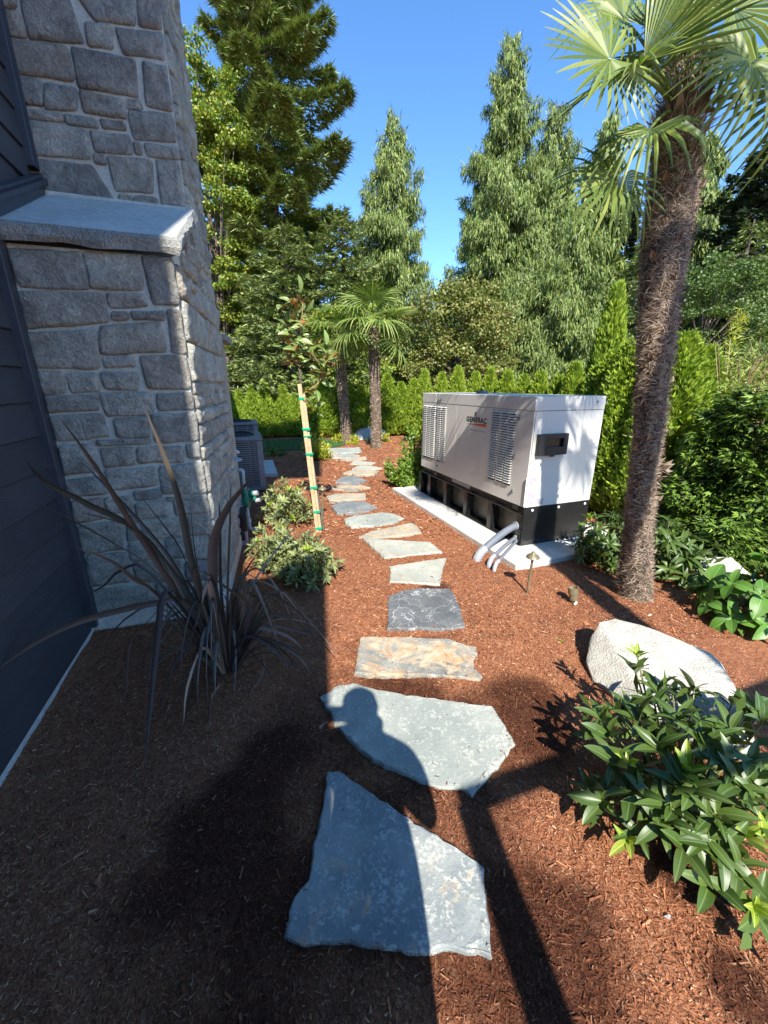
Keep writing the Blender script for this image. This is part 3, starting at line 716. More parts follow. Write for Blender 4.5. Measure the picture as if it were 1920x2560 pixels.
# unseen wing behind the camera; heights and the set-back band shaped for its shadow
SD = Vector((math.sin(SUN_AZ), math.cos(SUN_AZ), 0))
def on_shadow(p, y): return Vector((p[0] + SD.x / SD.y * (y - p[1]), y, 0))
A0 = on_shadow((-.405, 2.45), -2.0); B0 = on_shadow((-1.272, 2.69), -2.0)
wing = house
for nm, Q_, z0_, z1_, mt__ in (("wing_wall", A0, 0, 5.20, M['siding']), ("wing_sun_gap_band", B0, 5.201, 9.4, M['trim']), ("wing_upper_wall", A0, 9.401, 15.8, M['siding'])):
    prism([Q_ - U * 5, Q_, Q_ - SD * .35, Q_ - U * 5 - SD * .35], z0_, z1_, nm, mt__, wing)
# porch post and beam behind the camera
K_ = Vector((.685, -1.192, 0)); PP = K_
perg = thing("porch_frame", PP, "dark timber porch post and beam just behind the viewpoint", "porch frame")
MB().quadbox(K_ - W_ * .07 - U * .02, U * .125, W_ * .07, UP * 2.299).make("post", M['trim'], perg, bevel=.004)
MB().quadbox(K_ - W_ * .07 + UP * 2.30, U * 3.4, W_ * .07, UP * .06).make("beam", M['trim'], perg, bevel=.004)

# ================================================================ GENERATOR
GA = math.radians(20.5); E1 = Vector((math.cos(GA), math.sin(GA), 0)); E2 = Vector((-math.sin(GA), math.cos(GA), 0))
GC = Vector((1.42, 3.815, 0)); GL, GW = 2.40, .862; ZB, ZT = .478, 1.560; PADZ = .06
pad = MB()
po = GC - E1 * .33 - E2 * .36; pm = []
prism([po, po + E1 * 1.62, po + E1 * 1.62 + E2 * 3.15, po + E2 * 3.15], -.08, PADZ, "concrete_pad", M['concrete'], None)
pado = bpy.data.objects["concrete_pad"]; m_ = pado.modifiers.new("b", 'BEVEL'); m_.width = .012; m_.segments = 2
tag(pado, "pale concrete pad under the beige generator", "concrete pad")
gen = thing("generator", GC, "large beige standby generator on a black fuel tank base with louvred side", "generator")
def gp(a, b, z): return GC + E1 * a + E2 * b + UP * z       # a across the end, b along the side
def gbox(a0, b0, z0, a1, b1, z1): return MB().quadbox(gp(a0, b0, z0), E1 * (a1 - a0), E2 * (b1 - b0), UP * (z1 - z0))
def side(px, py):                                            # photo pixel -> (b, z) on the side
    p = ONPL(px, py, GC, E1); r = p - GC; return r.dot(E2), p.z
def end(px, py):
    p = ONPL(px, py, GC, E2); r = p - GC; return r.dot(E1), p.z
r5 = lambda x, y: (1000 + x * .3617, 900 + y * .3617)
gbox(.012, .012, ZB + .004, GW - .012, GL - .012, ZT - .01).make("inner_shell", M['blackdull'], gen)
ZL = ZT - .135                                               # lid seam
lid = gbox(-.004, -.004, ZL + .004, GW + .004, side(*r5(253, 280))[0] - .003, ZT).make("lid", M['white'], gen, bevel=.006)
gbox(-.004, side(*r5(253, 280))[0] + .003, ZL + .004, GW + .004, GL + .004, ZT).make("lid", M['white'], gen, bevel=.006)
seams = [0.0] + [side(*r5(x, y))[0] for x, y in ((808, 500), (690, 500), (388, 500), (253, 500))] + [GL]
for s0, s1 in zip(seams, seams[1:]):
    gbox(-.002, s0 + .002, ZB, .014, s1 - .002, ZL).make("side_panel", M['white'], gen, bevel=.0025)
gbox(.016, -.003, ZB, GW, .012, ZL).make("end_panel", M['white'], gen, bevel=.0025)
gbox(GW - .014, .015, ZB, GW + .002, GL, ZL).make("rear_panel", M['white'], gen, bevel=.0025)
gbox(0, GL - .012, ZB, GW - .016, GL + .003, ZL).make("far_panel", M['white'], gen, bevel=.0025)
# louvres: one shared hood shape
lv = MB(); hw, hd, hh = .5, 1.0, 1.0
lvp = [(-.5, 0, .5), (.5, 0, .5), (-.5, 0, -.42), (.5, 0, -.42), (-.46, -1, -.5), (.46, -1, -.5), (-.46, -1, -.36), (.46, -1, -.36)]
lvf = [(0, 1, 7, 6), (6, 7, 5, 4), (0, 6, 4, 2), (1, 3, 5, 7), (2, 4, 5, 3)]
lvm = bpy.data.meshes.new("louvre"); lvm.from_pydata(lvp, [], lvf); lvm.materials.append(M['white'])
cols = [((655, 345), (642, 830), 52), ((720, 350), (697, 845), 50), ((775, 356), (747, 865), 48),
        ((178, 309), (176, 672), 22), ((205, 311), (203, 680), 23), ((231, 313), (230, 688), 24), ((271, 317), (270, 703), 26), ((303, 320), (302, 710), 27)]
RL = Matrix((E2 * -1, E1, UP)).transposed()                  # local x along -E2, y into the box, z up
for (tx, ty), (bx, by), wpx in cols:
    b0, z0 = side(*r5(tx, ty)); b1, z1 = side(*r5(bx, by)); bb = (b0 + b1) / 2
    wl = abs(side(*r5(tx - wpx / 2, ty))[0] - side(*r5(tx + wpx / 2, ty))[0])
    nl = int((z0 - z1) / .0265)
    MB().quadbox(gp(-.0026, bb - wl / 2, z1), E1 * .002, E2 * wl, UP * (z0 - z1)).make('louvre_shade_plate', M['acdark'], gen)  # dark plate proud of the panel, its colour stands for shade under the hoods
    for i in range(nl):
        zz = z0 - .0265 * (i + .5)
        mt = Matrix.Translation(gp(-.0028, bb, zz) - GC) @ RL.to_4x4() @ Matrix.Diagonal((wl, .014, .0165, 1))
        put("louvre", lvm, gen, mat4=mt)
# hinges and latches
for x, y in ((263, 375), (263, 560), (258, 730), (825, 405), (795, 660), (783, 900), (275, 268), (290, 268)):
    b, z = side(*r5(x, y)); gbox(-.018, b - .012, z - .016, -.0025, b + .012, z + .016).make("latch", M['ac'], gen, bevel=.003)
# exhaust outlet on the roof
ex = MB().lathe(gp(.45, 1.55, ZT), [(.085, 0), (.085, .014), (.07, .016), (.07, .034), (.05, .034), (.05, .02)], 24); ex.make("exhaust_collar", M['ac'], gen, smooth=True)
# control box with window on the end
def e2w(x, y, off=0): a, z = end(*r5(x, y)); return a, z
(aL, zT_), (aR, _) = e2w(945, 512), e2w(1145, 506); zB_ = e2w(936, 660)[1]
wa0 = aL + (aR - aL) * .27; wa1 = aL + (aR - aL) * .84; wz1 = zT_ - (zT_ - zB_) * .22; wz0 = zT_ - (zT_ - zB_) * .62
bx_ = gbox(aL, -.050, zB_, wa0, -.0035, zT_).make("control_box", M['blackdull'], gen, bevel=.004)
gbox(wa1, -.050, zB_, aR, -.0035, zT_).make("control_box_side", M['blackdull'], gen, bevel=.004)
gbox(wa0, -.050, wz1, wa1, -.0035, zT_).make("control_box_head", M['blackdull'], gen, bevel=.002)
gbox(wa0, -.050, zB_, wa1, -.0035, wz0).make("control_box_sill", M['blackdull'], gen, bevel=.002)
gbox(wa0, -.020, wz0, wa1, -.0035, wz1).make("display", M['glass'], gen)
gbox(wa0 + .02, -.0225, wz0 + .02, wa1 - .03, -.0205, wz1 - .015).make("screen", simple("dim_lcd", (.02, .035, .022), .2), gen)
gbox(wa0 + .004, -.0225, wz0 + .01, wa0 + .014, -.0205, wz0 + .06).make("key_switch", M['steel'], gen)
gbox((aL + aR) / 2 - .02, -.056, zB_ - .014, (aL + aR) / 2 + .02, -.035, zB_ - .0005).make("box_latch", M['blackdull'], gen)
for x, y in ((925, 312), (1365, 288), (1427, 290)):
    a, z = e2w(x, y); gbox(a - .008, -.0085, z - .012, a + .008, -.0045, z + .012).make("lid_screw", M['ac'], gen)
a, z = e2w(1395, 286); gbox(a - .03, -.0052, z - .013, a + .03, -.0042, z + .013).make("small_label", M['sticker'], gen)
# warning labels: striped print
a0, zt = e2w(893, 812); a1 = e2w(946, 812)[0]; zb = e2w(888, 1008)[1]
gbox(a0 - .035, -.0042, zb, a1, -.0032, zt).make("warning_label", M['sticker'], gen)
a2 = e2w(992, 952)[0]; zm = e2w(945, 950)[1]
gbox(a1 + .001, -.0042, zb + .012, a2, -.0032, zm).make("warning_label", M['sticker'], gen)
k = 0; z = zt - .010
pr1, pr2 = MB(), MB()
while z > zb + .008:
    fr = (zt - z) / (zt - zb)
    (pr2 if .22 < fr < .50 else pr1).quadbox(gp(a0 - .003, -.0052, z - .0045), E1 * (a1 - a0 - .003), E2 * .0009, UP * .0055)
    if z < zm - .01: pr1.quadbox(gp(a1 + .006, -.0052, z - .0045), E1 * (a2 - a1 - .012), E2 * .0009, UP * .0055)
    z -= .0125
pr1.make("label_print", M['stkpurple'], gen); pr2.make("label_print", M['stkbeige'], gen)
for z_ in (.16, .38, .6, .82): 
    zz = zt + (zb - zt) * (z_ + .1); mk("warning_mark", [gp(a0 - .028, -.0053, zz - .006), gp(a0 - .010, -.0053, zz - .006), gp(a0 - .019, -.0053, zz + .010)], [(0, 1, 2)], M['ink'], gen)
# maker's lettering
def letters(txt, c0, width, hgt, off, name, mat, bold=0.0, shear=0, spacing=1.0):
    cu = bpy.data.curves.new(name, 'FONT'); cu.body = txt; cu.size = 1; cu.offset = bold; cu.shear = shear; cu.space_character = spacing; cu.extrude = .0
    to = bpy.data.objects.new(name, cu); COL.objects.link(to)
    dg = bpy.context.evaluated_depsgraph_get(); me = bpy.data.meshes.new_from_object(to.evaluated_get(dg)); bpy.data.objects.remove(to)
    vs = np.array([v.co[:] for v in me.vertices]); mn, mx = vs.min(0), vs.max(0); sc = (width / (mx[0] - mn[0]), hgt / (mx[1] - mn[1]))
    V_ = [gp(-.0032 - off, c0[0] - (v.co.x - mn[0]) * sc[0], c0[1] + (v.co.y - mn[1]) * sc[1]) for v in me.vertices]
    return mk(name, V_, [tuple(p.vertices) for p in me.polygons], mat, gen)
bL_, zL_ = side(*r5(461, 420)); bR_, zR_ = side(*r5(600, 438))
wl = bL_ - bR_; letters("GENERAC", (bL_, side(*r5(470, 424))[1]), wl, .062, .0, "brand_lettering", M['ink'], .035, spacing=1.12)
tz = side(*r5(470, 436))[1]; tb, tzr = side(*r5(593, 466))
mk("brand_wedge", [gp(-.0034, bL_ - .03, tz - .004), gp(-.0034, bR_ + .004, side(*r5(596, 440))[1] - .006), gp(-.0034, bR_ + .004, tzr)], [(0, 1, 2)], M['orange'], gen)
letters("Protector Series", (side(*r5(497, 470))[0], side(*r5(497, 475))[1] - .018), side(*r5(497, 470))[0] - bR_ - .004, .018, .0, "series_lettering", M['greyink'], .0, spacing=1.1)
fb, fz = side(*r5(524, 385)); 
mk("flame_mark", [gp(-.0034, fb + dx * .011, fz + dz * .011) for dx, dz in ((1.2, 0), (-.6, 0), (-1.1, 1.0), (-.2, 1.4), (1.2, 1.5), (.6, 2.2), (-1, 2.4), (-1.4, 3.4), (-.2, 4.6), (.2, 3.6), (1.5, 3.1), (1.9, 1.6))], [tuple(range(12))], M['ink'], gen)
# black tank base
TB0, TB1 = PADZ + .004, ZB - .002
gbox(.0, -.006, TB0, GW, .004, TB1).make("base_end_plate", m_noise2("chipped_black_paint", (.012, .012, .012), (.022, .021, .020), 4, .32, .3, .002), gen, bevel=.003)
gbox(.10, .0045, TB0 + .02, GW - .02, GL - .05, ZB - .075).make("fuel_tank", M['tank'], gen)
gbox(.03, .006, ZB - .07, GW - .01, GL - .02, ZB - .003).make("skid_beam", M['blackdull'], gen)
gbox(-.012, .004, ZB - .088, .03, GL, ZB - .0745).make("top_rail", M['black'], gen, bevel=.002)
gbox(-.012, .004, TB0, .10, GL, TB0 + .014).make("bottom_rail", M['black'], gen, bevel=.002)
for i, b in enumerate((.008, .52, 1.04, 1.56, 2.05, GL - .03)):
    gbox(-.010, b, TB0 + .0145, .0995, b + .016, ZB - .0885).make("stiffener", M['black'], gen)
    gbox(-.012, b + .0165, TB0 + .0145, -.004, b + .07, ZB - .0885).make("stiffener_flange", M['black'], gen)
for a in (.10, .44, .80):
    MB().lathe(gp(a, -.006, ZB - .035), [(.014, 0), (.014, .006), (.006, .010)], 12, axis=-E2).make("bolt", M['steel'], gen)
gbox(.02, -.0075, TB0, GW - .02, -.0065, TB0 + .055).make("scuffed_strip", m_noise2("scuffed_black_paint", (.015, .015, .015), (.045, .045, .045), 26, .45, .4, .002, (.55, .55, .55)), gen)
gbox(-.008, .09, ZB - .05, .002, .17, ZB - .006).make("tie_down_plate", M['black'], gen)
gbox(-.0085, 1.86, ZB - .055, .002, 1.95, ZB - .004).make("tie_down_plate", M['black'], gen)
gbox(.0285, 1.05, ZB - .062, .0295, 1.50, ZB - .02).make("base_label", M['sticker'], gen)
gbox(.010, -.0002, ZB - .075, .05, .0062, ZB - .006).make("corner_label", M['sticker'], gen)
# grey conduits
cd = thing("conduit_set", G(1206, 1388), "three bent grey PVC conduits running from the generator base into the mulch", "conduits")
def arc(p0, p1, lift, n=10):
    out = []
    for i in range(n + 1):
        t = i / n; P = p0.lerp(p1, t); P.z = p0.z * (1 - t) + p1.z * t + lift * 4 * t * (1 - t) * (1 - .35 * t); out.append(P)
    return out
for (sx, sy), (gx, gy), rr, lf in (((1291, 1314), (1203, 1380), .036, .035), ((1290, 1343), (1229, 1396), .019, .015), ((1292, 1352), (1241, 1408), .0155, .0)):
    p0 = ONPL(sx, sy, GC - E1 * .005, E1); p1 = G(gx, gy, .075)
    pts = arc(p0, p1, lf); MB().tube([p0 + E1 * .03] + pts, rr, 14).make("conduit", M['pvc'], cd, smooth=True)
    dn = p1 + (pts[-1] - pts[-3]).normalized() * rr * 1.2
    MB().tube([pts[-2], p1, dn + Vector((-.01, -.01, -.03)), Vector((dn.x - .015, dn.y - .015, -.06))], [rr * 1.22, rr * 1.25, rr * 1.28, rr * 1.2], 14).make("elbow", M['pvcw'], cd, smooth=True)
    MB().tube([p0 - E1 * .018, p0 + E1 * .004], rr * 1.28, 14).make("hub", M['pvcw'], cd, smooth=True)

# ================================================================ CONDENSERS, PIPES, METER
def condenser(name, corner, w_, d_, z0, z1, label):
    t = thing(name, corner, label, "air conditioner", "air conditioning condensers beside the house")
    c0 = Vector((corner.x, corner.y, 0)); lx = -U; ly = W_
    def cb(a0, b0, z0_, a1, b1, z1_): return MB().quadbox(c0 + lx * a0 + ly * b0 + UP * z0_, lx * (a1 - a0), ly * (b1 - b0), UP * (z1_ - z0_))
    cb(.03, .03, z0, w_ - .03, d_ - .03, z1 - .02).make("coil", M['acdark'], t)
    for a, b in ((0, 0), (w_ - .09, 0), (0, d_ - .09), (w_ - .09, d_ - .09)): cb(a, b, z0, a + .09, b + .09, z1 - .055).make("corner_post", M['ac'], t, bevel=.008)
    cb(-.008, -.008, z1 - .05, w_ + .008, d_ + .008, z1).make("top_cover", M['ac'], t, bevel=.012)
    cb(0, 0, z0 - .02, w_, d_, z0 + .03).make("base_pan", M['ac'], t, bevel=.005)
    MB().lathe(c0 + lx * w_ / 2 + ly * d_ / 2 + UP * (z1 + .0005), [(.30, 0), (.30, .018), (.27, .024), (.27, .004)], 32).make("fan_ring", M['acdark'], t, smooth=True)
    g = MB()
    for r in (.05, .10, .15, .20, .25):
        g.tube([c0 + lx * w_ / 2 + ly * d_ / 2 + UP * (z1 + .026) + Vector((math.cos(a) * r, math.sin(a) * r, 0)) for a in np.linspace(0, 6.283, 17)], .004, 4)
    g.make("fan_grille", M['acdark'], t)
    # louvre slats: front and right faces
    slf = MB().box(0, 0, 0, 1, .014, .017); sme = bpy.data.meshes.new("slat"); sme.from_pydata(slf.v, [], slf.f); sme.materials.append(M['ac'])
    z = z0 + .045
    while z < z1 - .07:
        Rf = Matrix((U, W_, UP)).transposed().to_4x4(); Rr = Matrix((W_, -U, UP)).transposed().to_4x4()
        put("slat", sme, t, mat4=Matrix.Translation(c0 + lx * (w_ - .09) + ly * .004 + UP * z - t.location) @ Rf @ Matrix.Diagonal((w_ - .18, 1, 1, 1)))
        put("slat", sme, t, mat4=Matrix.Translation(c0 + lx * .004 + ly * .09 + UP * z - t.location) @ Rr @ Matrix.Diagonal((d_ - .18, 1, 1, 1)))
        z += .034
    for i in range(1, 4): cb(w_ * i / 4 - .006, -.004, z0 + .03, w_ * i / 4 + .006, .002, z1 - .055).make("grille_bar", M['ac'], t)
    return t
c1 = AT(654, 1093, 6.3); c1.z = 0
condenser("ac_condenser", c1, .80, .85, .05, AT(654, 1093, 6.3).z, "nearer slate grey louvred condenser, behind the blue-green pipes")
c2 = AT(643, 1056, 8.35); c2.z = 0
condenser("ac_condenser", c2, .80, .85, .05, AT(643, 1056, 8.35).z, "farther slate grey condenser, mostly hidden behind the near one")
P_ = [G(640, 1184, .08), G(694, 1184, .08), G(682, 1150, .08), G(640, 1150, .08)]
o = prism([P_[0], P_[1], P_[2], P_[3]], -.02, .08, "condenser_pad", M['concrete'], None); tag(o, "small pale slab beside the condensers in the shade", "concrete pad")
# backflow preventer / pipes at the chimney's flank
PY = 4.25
bf = thing("backflow_preventer", AT(640, 1250, PY).xyz * 1.0, "pale blue pipe loop with green valve standing against the chimney flank", "pipe assembly")
bf.location = (AT(640, 1250, PY).x, PY, 0)
A_ = lambda x, y, d=0: AT(x, y, PY + d)
r7 = lambda x, y, d=0: AT(550 + x * .1808, 1000 + y * .1808, PY + d)
MB().tube([r7(50, 1000), r7(240, 970)], .022, 12).make("pipe", M['pipe'], bf, smooth=True)
MB().tube([r7(240, 970), r7(285, 968), r7(312, 985), r7(318, 1020)], .024, 12).make("elbow", M['pipe'], bf, smooth=True)
MB().tube([r7(318, 1020), r7(325, 1150), r7(345, 1230)], .020, 12).make("pipe", M['pipe'], bf, smooth=True)
MB().tube([r7(178, 880), r7(178, 960)], [.028, .034], 12).make("union", M['pipe'], bf, smooth=True)
MB().lathe(r7(178, 850), [(.02, .0), (.10, .012), (.10, .022), (.03, .05), (.018, .06)], 20).make("bonnet", M['pipe'], bf, smooth=True)
MB().tube([r7(165, 840), r7(162, 740)], .016, 10).make("stem", M['ac'], bf, smooth=True)
MB().tube([r7(150, 712), r7(240, 708), r7(262, 722), r7(240, 738)], .011, 8).make("handle", M['steel'], bf, smooth=True)
MB().tube([r7(190, 1010), r7(195, 1080)], .022, 10).make("tee", M['pipe'], bf, smooth=True)
MB().tube([r7(345, 1220), r7(355, 1290), r7(365, 1440)], [.040, .048, .044], 14).make("valve_body", M['valve'], bf, smooth=True)
MB().tube([r7(370, 1310), r7(470, 1290)], [.030, .036], 12).make("valve_arm", M['valve'], bf, smooth=True)
MB().tube([r7(370, 1370), r7(500, 1360)], [.026, .030], 12).make("valve_arm", M['valve'], bf, smooth=True)
MB().tube([r7(468, 1292), r7(522, 1284)], .029, 12).make("valve_cap", M['pvcw'], bf, smooth=True)
MB().tube([r7(495, 1390), r7(555, 1380)], .024, 12).make("valve_cap", M['pvcw'], bf, smooth=True)
MB().tube([r7(215, 1420), r7(350, 1410)], .030, 12).make("pipe", M['pipe'], bf, smooth=True)
MB().tube([r7(330, 1440), r7(400, 1430)], .046, 14).make("flange", M['valve'], bf, smooth=True)
MB().tube([r7(370, 1470), r7(395, 1640), r7(405, 1740), r7(430, 1785), r7(470, 1790), r7(560, 1765)], .020, 12).make("drop_pipe", M['pipe'], bf, smooth=True)
MB().tube([r7(392, 1640), r7(400, 1690)], .029, 12).make("coupling", M['pipe'], bf, smooth=True)
mt_ = thing("utility_box", G(600, 1385), "black utility box on a pale grey pedestal at the chimney flank", "utility box")
b0 = r7(205, 1590, -.3); b1 = r7(355, 1590, -.3)
wv_ = (b1 - b0).length; zt_ = r7(280, 1560, -.3).z; zb_ = r7(280, 1830, -.3).z; zc_ = r7(280, 2090, -.3).z
bxo = Vector((b0.x, b0.y, 0))
MB().quadbox(bxo + UP * zb_, U * wv_, W_ * .16, UP * (zt_ - zb_)).make("box", M['blackdull'], mt_, bevel=.012)
MB().quadbox(bxo + UP * (zb_ + .03) + NF * .012 + U * .03, U * (wv_ - .07), W_ * .012, UP * (zt_ - zb_ - .07)).make("door", M['black'], mt_, bevel=.006)
MB().quadbox(bxo + UP * (zt_ + .0005) - U * .008 - W_ * .008, U * (wv_ + .016), W_ * .176, UP * .012).make("lid", M['blackdull'], mt_, bevel=.004)
MB().quadbox(bxo + UP * -.03 + U * .01 + W_ * .01, U * (wv_ - .02), W_ * .15, UP * (zb_ + .029)).make("pedestal", M['pvcw'], mt_, bevel=.02)
MB().quadbox(bxo + UP * (zb_ - .10) + NF * .012 + U * .02, U * .06, W_ * .02, UP * .099).make("cable_boot", M['blackdull'], mt_, bevel=.006)

# ================================================================ PATH LIGHTS, STAKE
def path_light(p, h, label, rot=0):
    t = thing("path_light", Vector((p.x, p.y, 0)), label, "path light", "low garden path lights")
    b = Vector((p.x, p.y, 0)); lean = Vector((.012, .0, 0))
    MB().tube([b - UP * .05, b + lean + UP * (h - .05)], [.0105, .0105], 12).make("stem", M['bronze'], t, smooth=True)
    MB().lathe(b + lean + UP * (h - .062), [(.012, .0), (.016, .012), (.052, .012), (.055, .016), (.045, .032), (.022, .044), (.017, .052), (.012, .064), (.004, .067)], 22).make("hat", M['bronze'], t, smooth=True)
    MB().lathe(b - UP * .005, [(.022, 0), (.020, .012), (.011, .02)], 14).make("collar", M['bronze'], t, smooth=True)
    return t
pA = G(1317, 1486); path_light(pA, AT(1331, 1380, pA.y).z, "bronze hat-topped path light in front of the concrete pad's near corner")
pB = G(807, 1298); path_light(pB, AT(803, 1214, pB.y).z, "bronze hat-topped path light right of the staked young tree")
pS = G(1432, 1508)
sp = thing("spot_light", Vector((pS.x, pS.y, 0)), "stubby khaki spotlight in the mulch left of the tall palm", "spot light")
MB().tube([pS - UP * .05, pS + UP * .03], .012, 10).make("stake", M['bronze'], sp, smooth=True)
MB().lathe(pS + UP * .022, [(.016, 0), (.030, .01), (.031, .055), (.037, .058), (.037, .112), (.033, .113), (.028, .085)], 20, axis=(-.10, .12, 1)).make("housing", M['bronze'], sp, smooth=True)
MB().tube([pS + Vector((.0, -.028, .005)), pS + Vector((.012, -.03, .03))], .010, 8).make("knuckle", M['steel'], sp)
pC = G(918, 1112); MB_ = MB().lathe(pC, [(.03, 0), (.035, .01), (.04, .13), (.03, .14), (.02, .1)], 12).make("spot_light", M['blackdull'], None); MB_.location = pC; 
for v in MB_.data.vertices: v.co -= pC
tag(MB_, "tiny dark spotlight at the foot of the right-hand distant palm", "spot light")
pD = G(672, 1128); MB_ = MB().tube([pD, pD + UP * .35, pD + UP * .36 + Vector((.02, 0, 0))], [.012, .012, .03], 8).make("lawn_light", M['blackdull'], None); MB_.location = pD
for v in MB_.data.vertices: v.co -= pD
tag(MB_, "thin dark garden light at the lawn edge in the house shade", "garden light")

# staked young magnolia
sb = G(796, 1330); sy = sb.y; stp = AT(750, 960, sy + .05)
stk = thing("timber_stake", Vector((sb.x, sb.y, 0)), "pale timber stake pair bound with green tape beside the young magnolia", "tree stake")
for k_, (dx, w2) in enumerate(((-.028, .040), (.016, .026))):
    b = Vector((sb.x + dx, sb.y + .01 * k_, -.08)); t_ = Vector((stp.x + dx, stp.y + .012 * k_, stp.z - .10 * k_))
    MB().quadbox(b, (w2, 0, 0), (0, w2 * .9, 0), t_ - b).make("slat", M['wood'], stk, bevel=.002)
def onst(py): 
    f_ = (py - 1330) / (960 - 1330.); return sb.lerp(stp, f_)
for py in (993, 1065, 1082, 1126, 1211, 1275, 1320):
    p = onst(py); h_ = .024 if py != 1082 else .014
    d_ = (stp - sb).normalized()
    MB().quadbox(p - Vector((.034, .008, h_ / 2)), (.082 if py > 1000 else .06, 0, 0), (0, .058, 0), d_ * h_).make("green_tie", M['tie'], stk, bevel=.001)

# ================================================================ LEAVES
def leafmesh(name, mat, wr=.36, fold=.18, droop=.18, n=9, tipp=1.6, basep=.9, wave=0.0, tooth=0):
    """one leaf, base at origin, length 1 along +Y, face up +Z; width ratio wr"""
    V_ = []; F_ = []
    for i in range(n + 1):
        t = i / n
        wd = wr * .5 * (math.sin(math.pi * min(1, t ** basep)) ** (.62)) if 0 < t < 1 else 0.006
        if t > .5: wd *= (1 - (t - .5) ** tipp * .5)
        z = -droop * t * t + .05 * math.sin(t * 3.1)
        if tooth and i % 2: wd *= 1 - tooth
        for sgn in (-1, -.5, 0, .5, 1):
            V_.append((sgn * wd, t, z + abs(sgn) * wd * fold * 2 + wave * math.sin(t * 9 + sgn * 2) * abs(sgn)))
    for i in range(n):
        for k in range(4):
            a = i * 5 + k; F_.append((a, a + 1, a + 6, a + 5))
    me = bpy.data.meshes.new(name); me.from_pydata(V_, [], F_); me.shade_smooth(); me.materials.append(mat); return me
def frame(d, up=Vector((0, 0, 1)), roll=0.0):
    y = Vector(d).normalized(); x = y.cross(up)
    if x.length < 1e-3: x = Vector((1, 0, 0))
    x.normalize(); z = x.cross(y)
    m = Matrix((x, y, z)).transposed()
    return m @ Matrix.Rotation(roll, 3, 'Y')
def add_leaf(root, me, p, d, L, up=Vector((0, 0, 1)), roll=0.0, name="leaf", wsc=1.0):
    m = frame(d, up, roll).to_4x4() @ Matrix.Diagonal((L * wsc, L, L, 1))
    return put(name, me, root, mat4=Matrix.Translation(Vector(p) - root.location) @ m)
def bez(a, b, c, n=6):
    return [a.lerp(b, t).lerp(b.lerp(c, t), t) for t in [i / n for i in range(n + 1)]]

def kites(c, d, n, L, Wd, mid=.45, foldz=.0):
    """c,d,n: (k,3) arrays; returns V (4k,3),F"""
    d = d / np.linalg.norm(d, axis=1, keepdims=True); s = np.cross(d, n); s /= np.linalg.norm(s, axis=1, keepdims=True) + 1e-9
    L = np.broadcast_to(np.asarray(L, float), (len(c),))[:, None]; Wd = np.broadcast_to(np.asarray(Wd, float), (len(c),))[:, None]
    nn = np.cross(s, d)
    V = np.stack([c, c + d * L * mid + s * Wd / 2 + nn * Wd * foldz, c + d * L, c + d * L * mid - s * Wd / 2 + nn * Wd * foldz], 1).reshape(-1, 3)
    return V, np.arange(len(V)).reshape(-1, 4)
def rdir(n, rg=RNG, zb=0.0):
    v = rg.normal(size=(n, 3)); v[:, 2] += zb; return v / np.linalg.norm(v, axis=1, keepdims=True)
def rosette_shrub(name, base, label, cat, rosettes, leafset, newset, L=.11, nleaf=8, group=None, newfrac=.15, stemr=.004, spread=(15, 60), seed=1, wsc=1.0, inner=420, innermat=None):
    """rosettes: list of (point, outward dir, is_new, scale)"""
    rnd = random.Random(seed)
    t = thing(name, base, label, cat, group); st = MB()
    for (p, d, new, sc) in rosettes:
        d = Vector(d).normalized(); mid = base.lerp(p, .5) + Vector((rnd.gauss(0, .02), rnd.gauss(0, .02), -.02))
        start = base + Vector((rnd.gauss(0, .03), rnd.gauss(0, .03), -.02))
        st.tube(bez(start, Vector((p.x * .6 + base.x * .4, p.y * .6 + base.y * .4, base.z + (p.z - base.z) * .35)), p, 5), [stemr * 1.6, stemr * 1.4, stemr * 1.2, stemr, stemr, stemr * .8], 5)
        n = nleaf if not new else max(5, nleaf - 2); a0 = rnd.uniform(0, 6.28)
        for i in range(n):
            a = a0 + i * 2.4; ring = i / n
            el = math.radians(rnd.uniform(*spread)) if not new else math.radians(rnd.uniform(35, 75))
            o = d.orthogonal().normalized(); o2 = d.cross(o)
            rad = o * math.cos(a) + o2 * math.sin(a)
            ld = (rad * math.cos(el) + d * math.sin(el)); 
            if not new: ld = ld + Vector((0, 0, -.12))
            me = rnd.choice(newset if new else leafset)
            LL = L * sc * rnd.uniform(.7, 1.12) * (.8 if new else 1)
            add_leaf(t, me, p - d * ring * .018, ld, LL, d, rnd.gauss(0, .25), wsc=wsc * rnd.uniform(.85, 1.15))
    st.make("stem", M['stem'], t)
    if inner:
        rg = np.random.default_rng(seed); k = rg.integers(0, len(rosettes), inner); P_ = np.array([r[0][:] for r in rosettes]) - np.array(base[:])
        c = P_[k] * rg.uniform(.45, .98, inner)[:, None] + rg.normal(0, L * .28, (inner, 3)); c[:, 2] = np.maximum(c[:, 2], .02)
        d = rdir(inner, rg, .35) + P_[k] / np.linalg.norm(P_[k], axis=1, keepdims=True) * .8
        V, F = kites(c, d, rdir(inner, rg, 1.0), L * rg.uniform(.55, .95, inner), L * .27 * rg.uniform(.8, 1.2, inner), .5, .12)
        o = put("inner_leaves", npmesh("inner_leaves", V, F, innermat or M['inner']), t); o['kind'] = 'stuff'
    return t
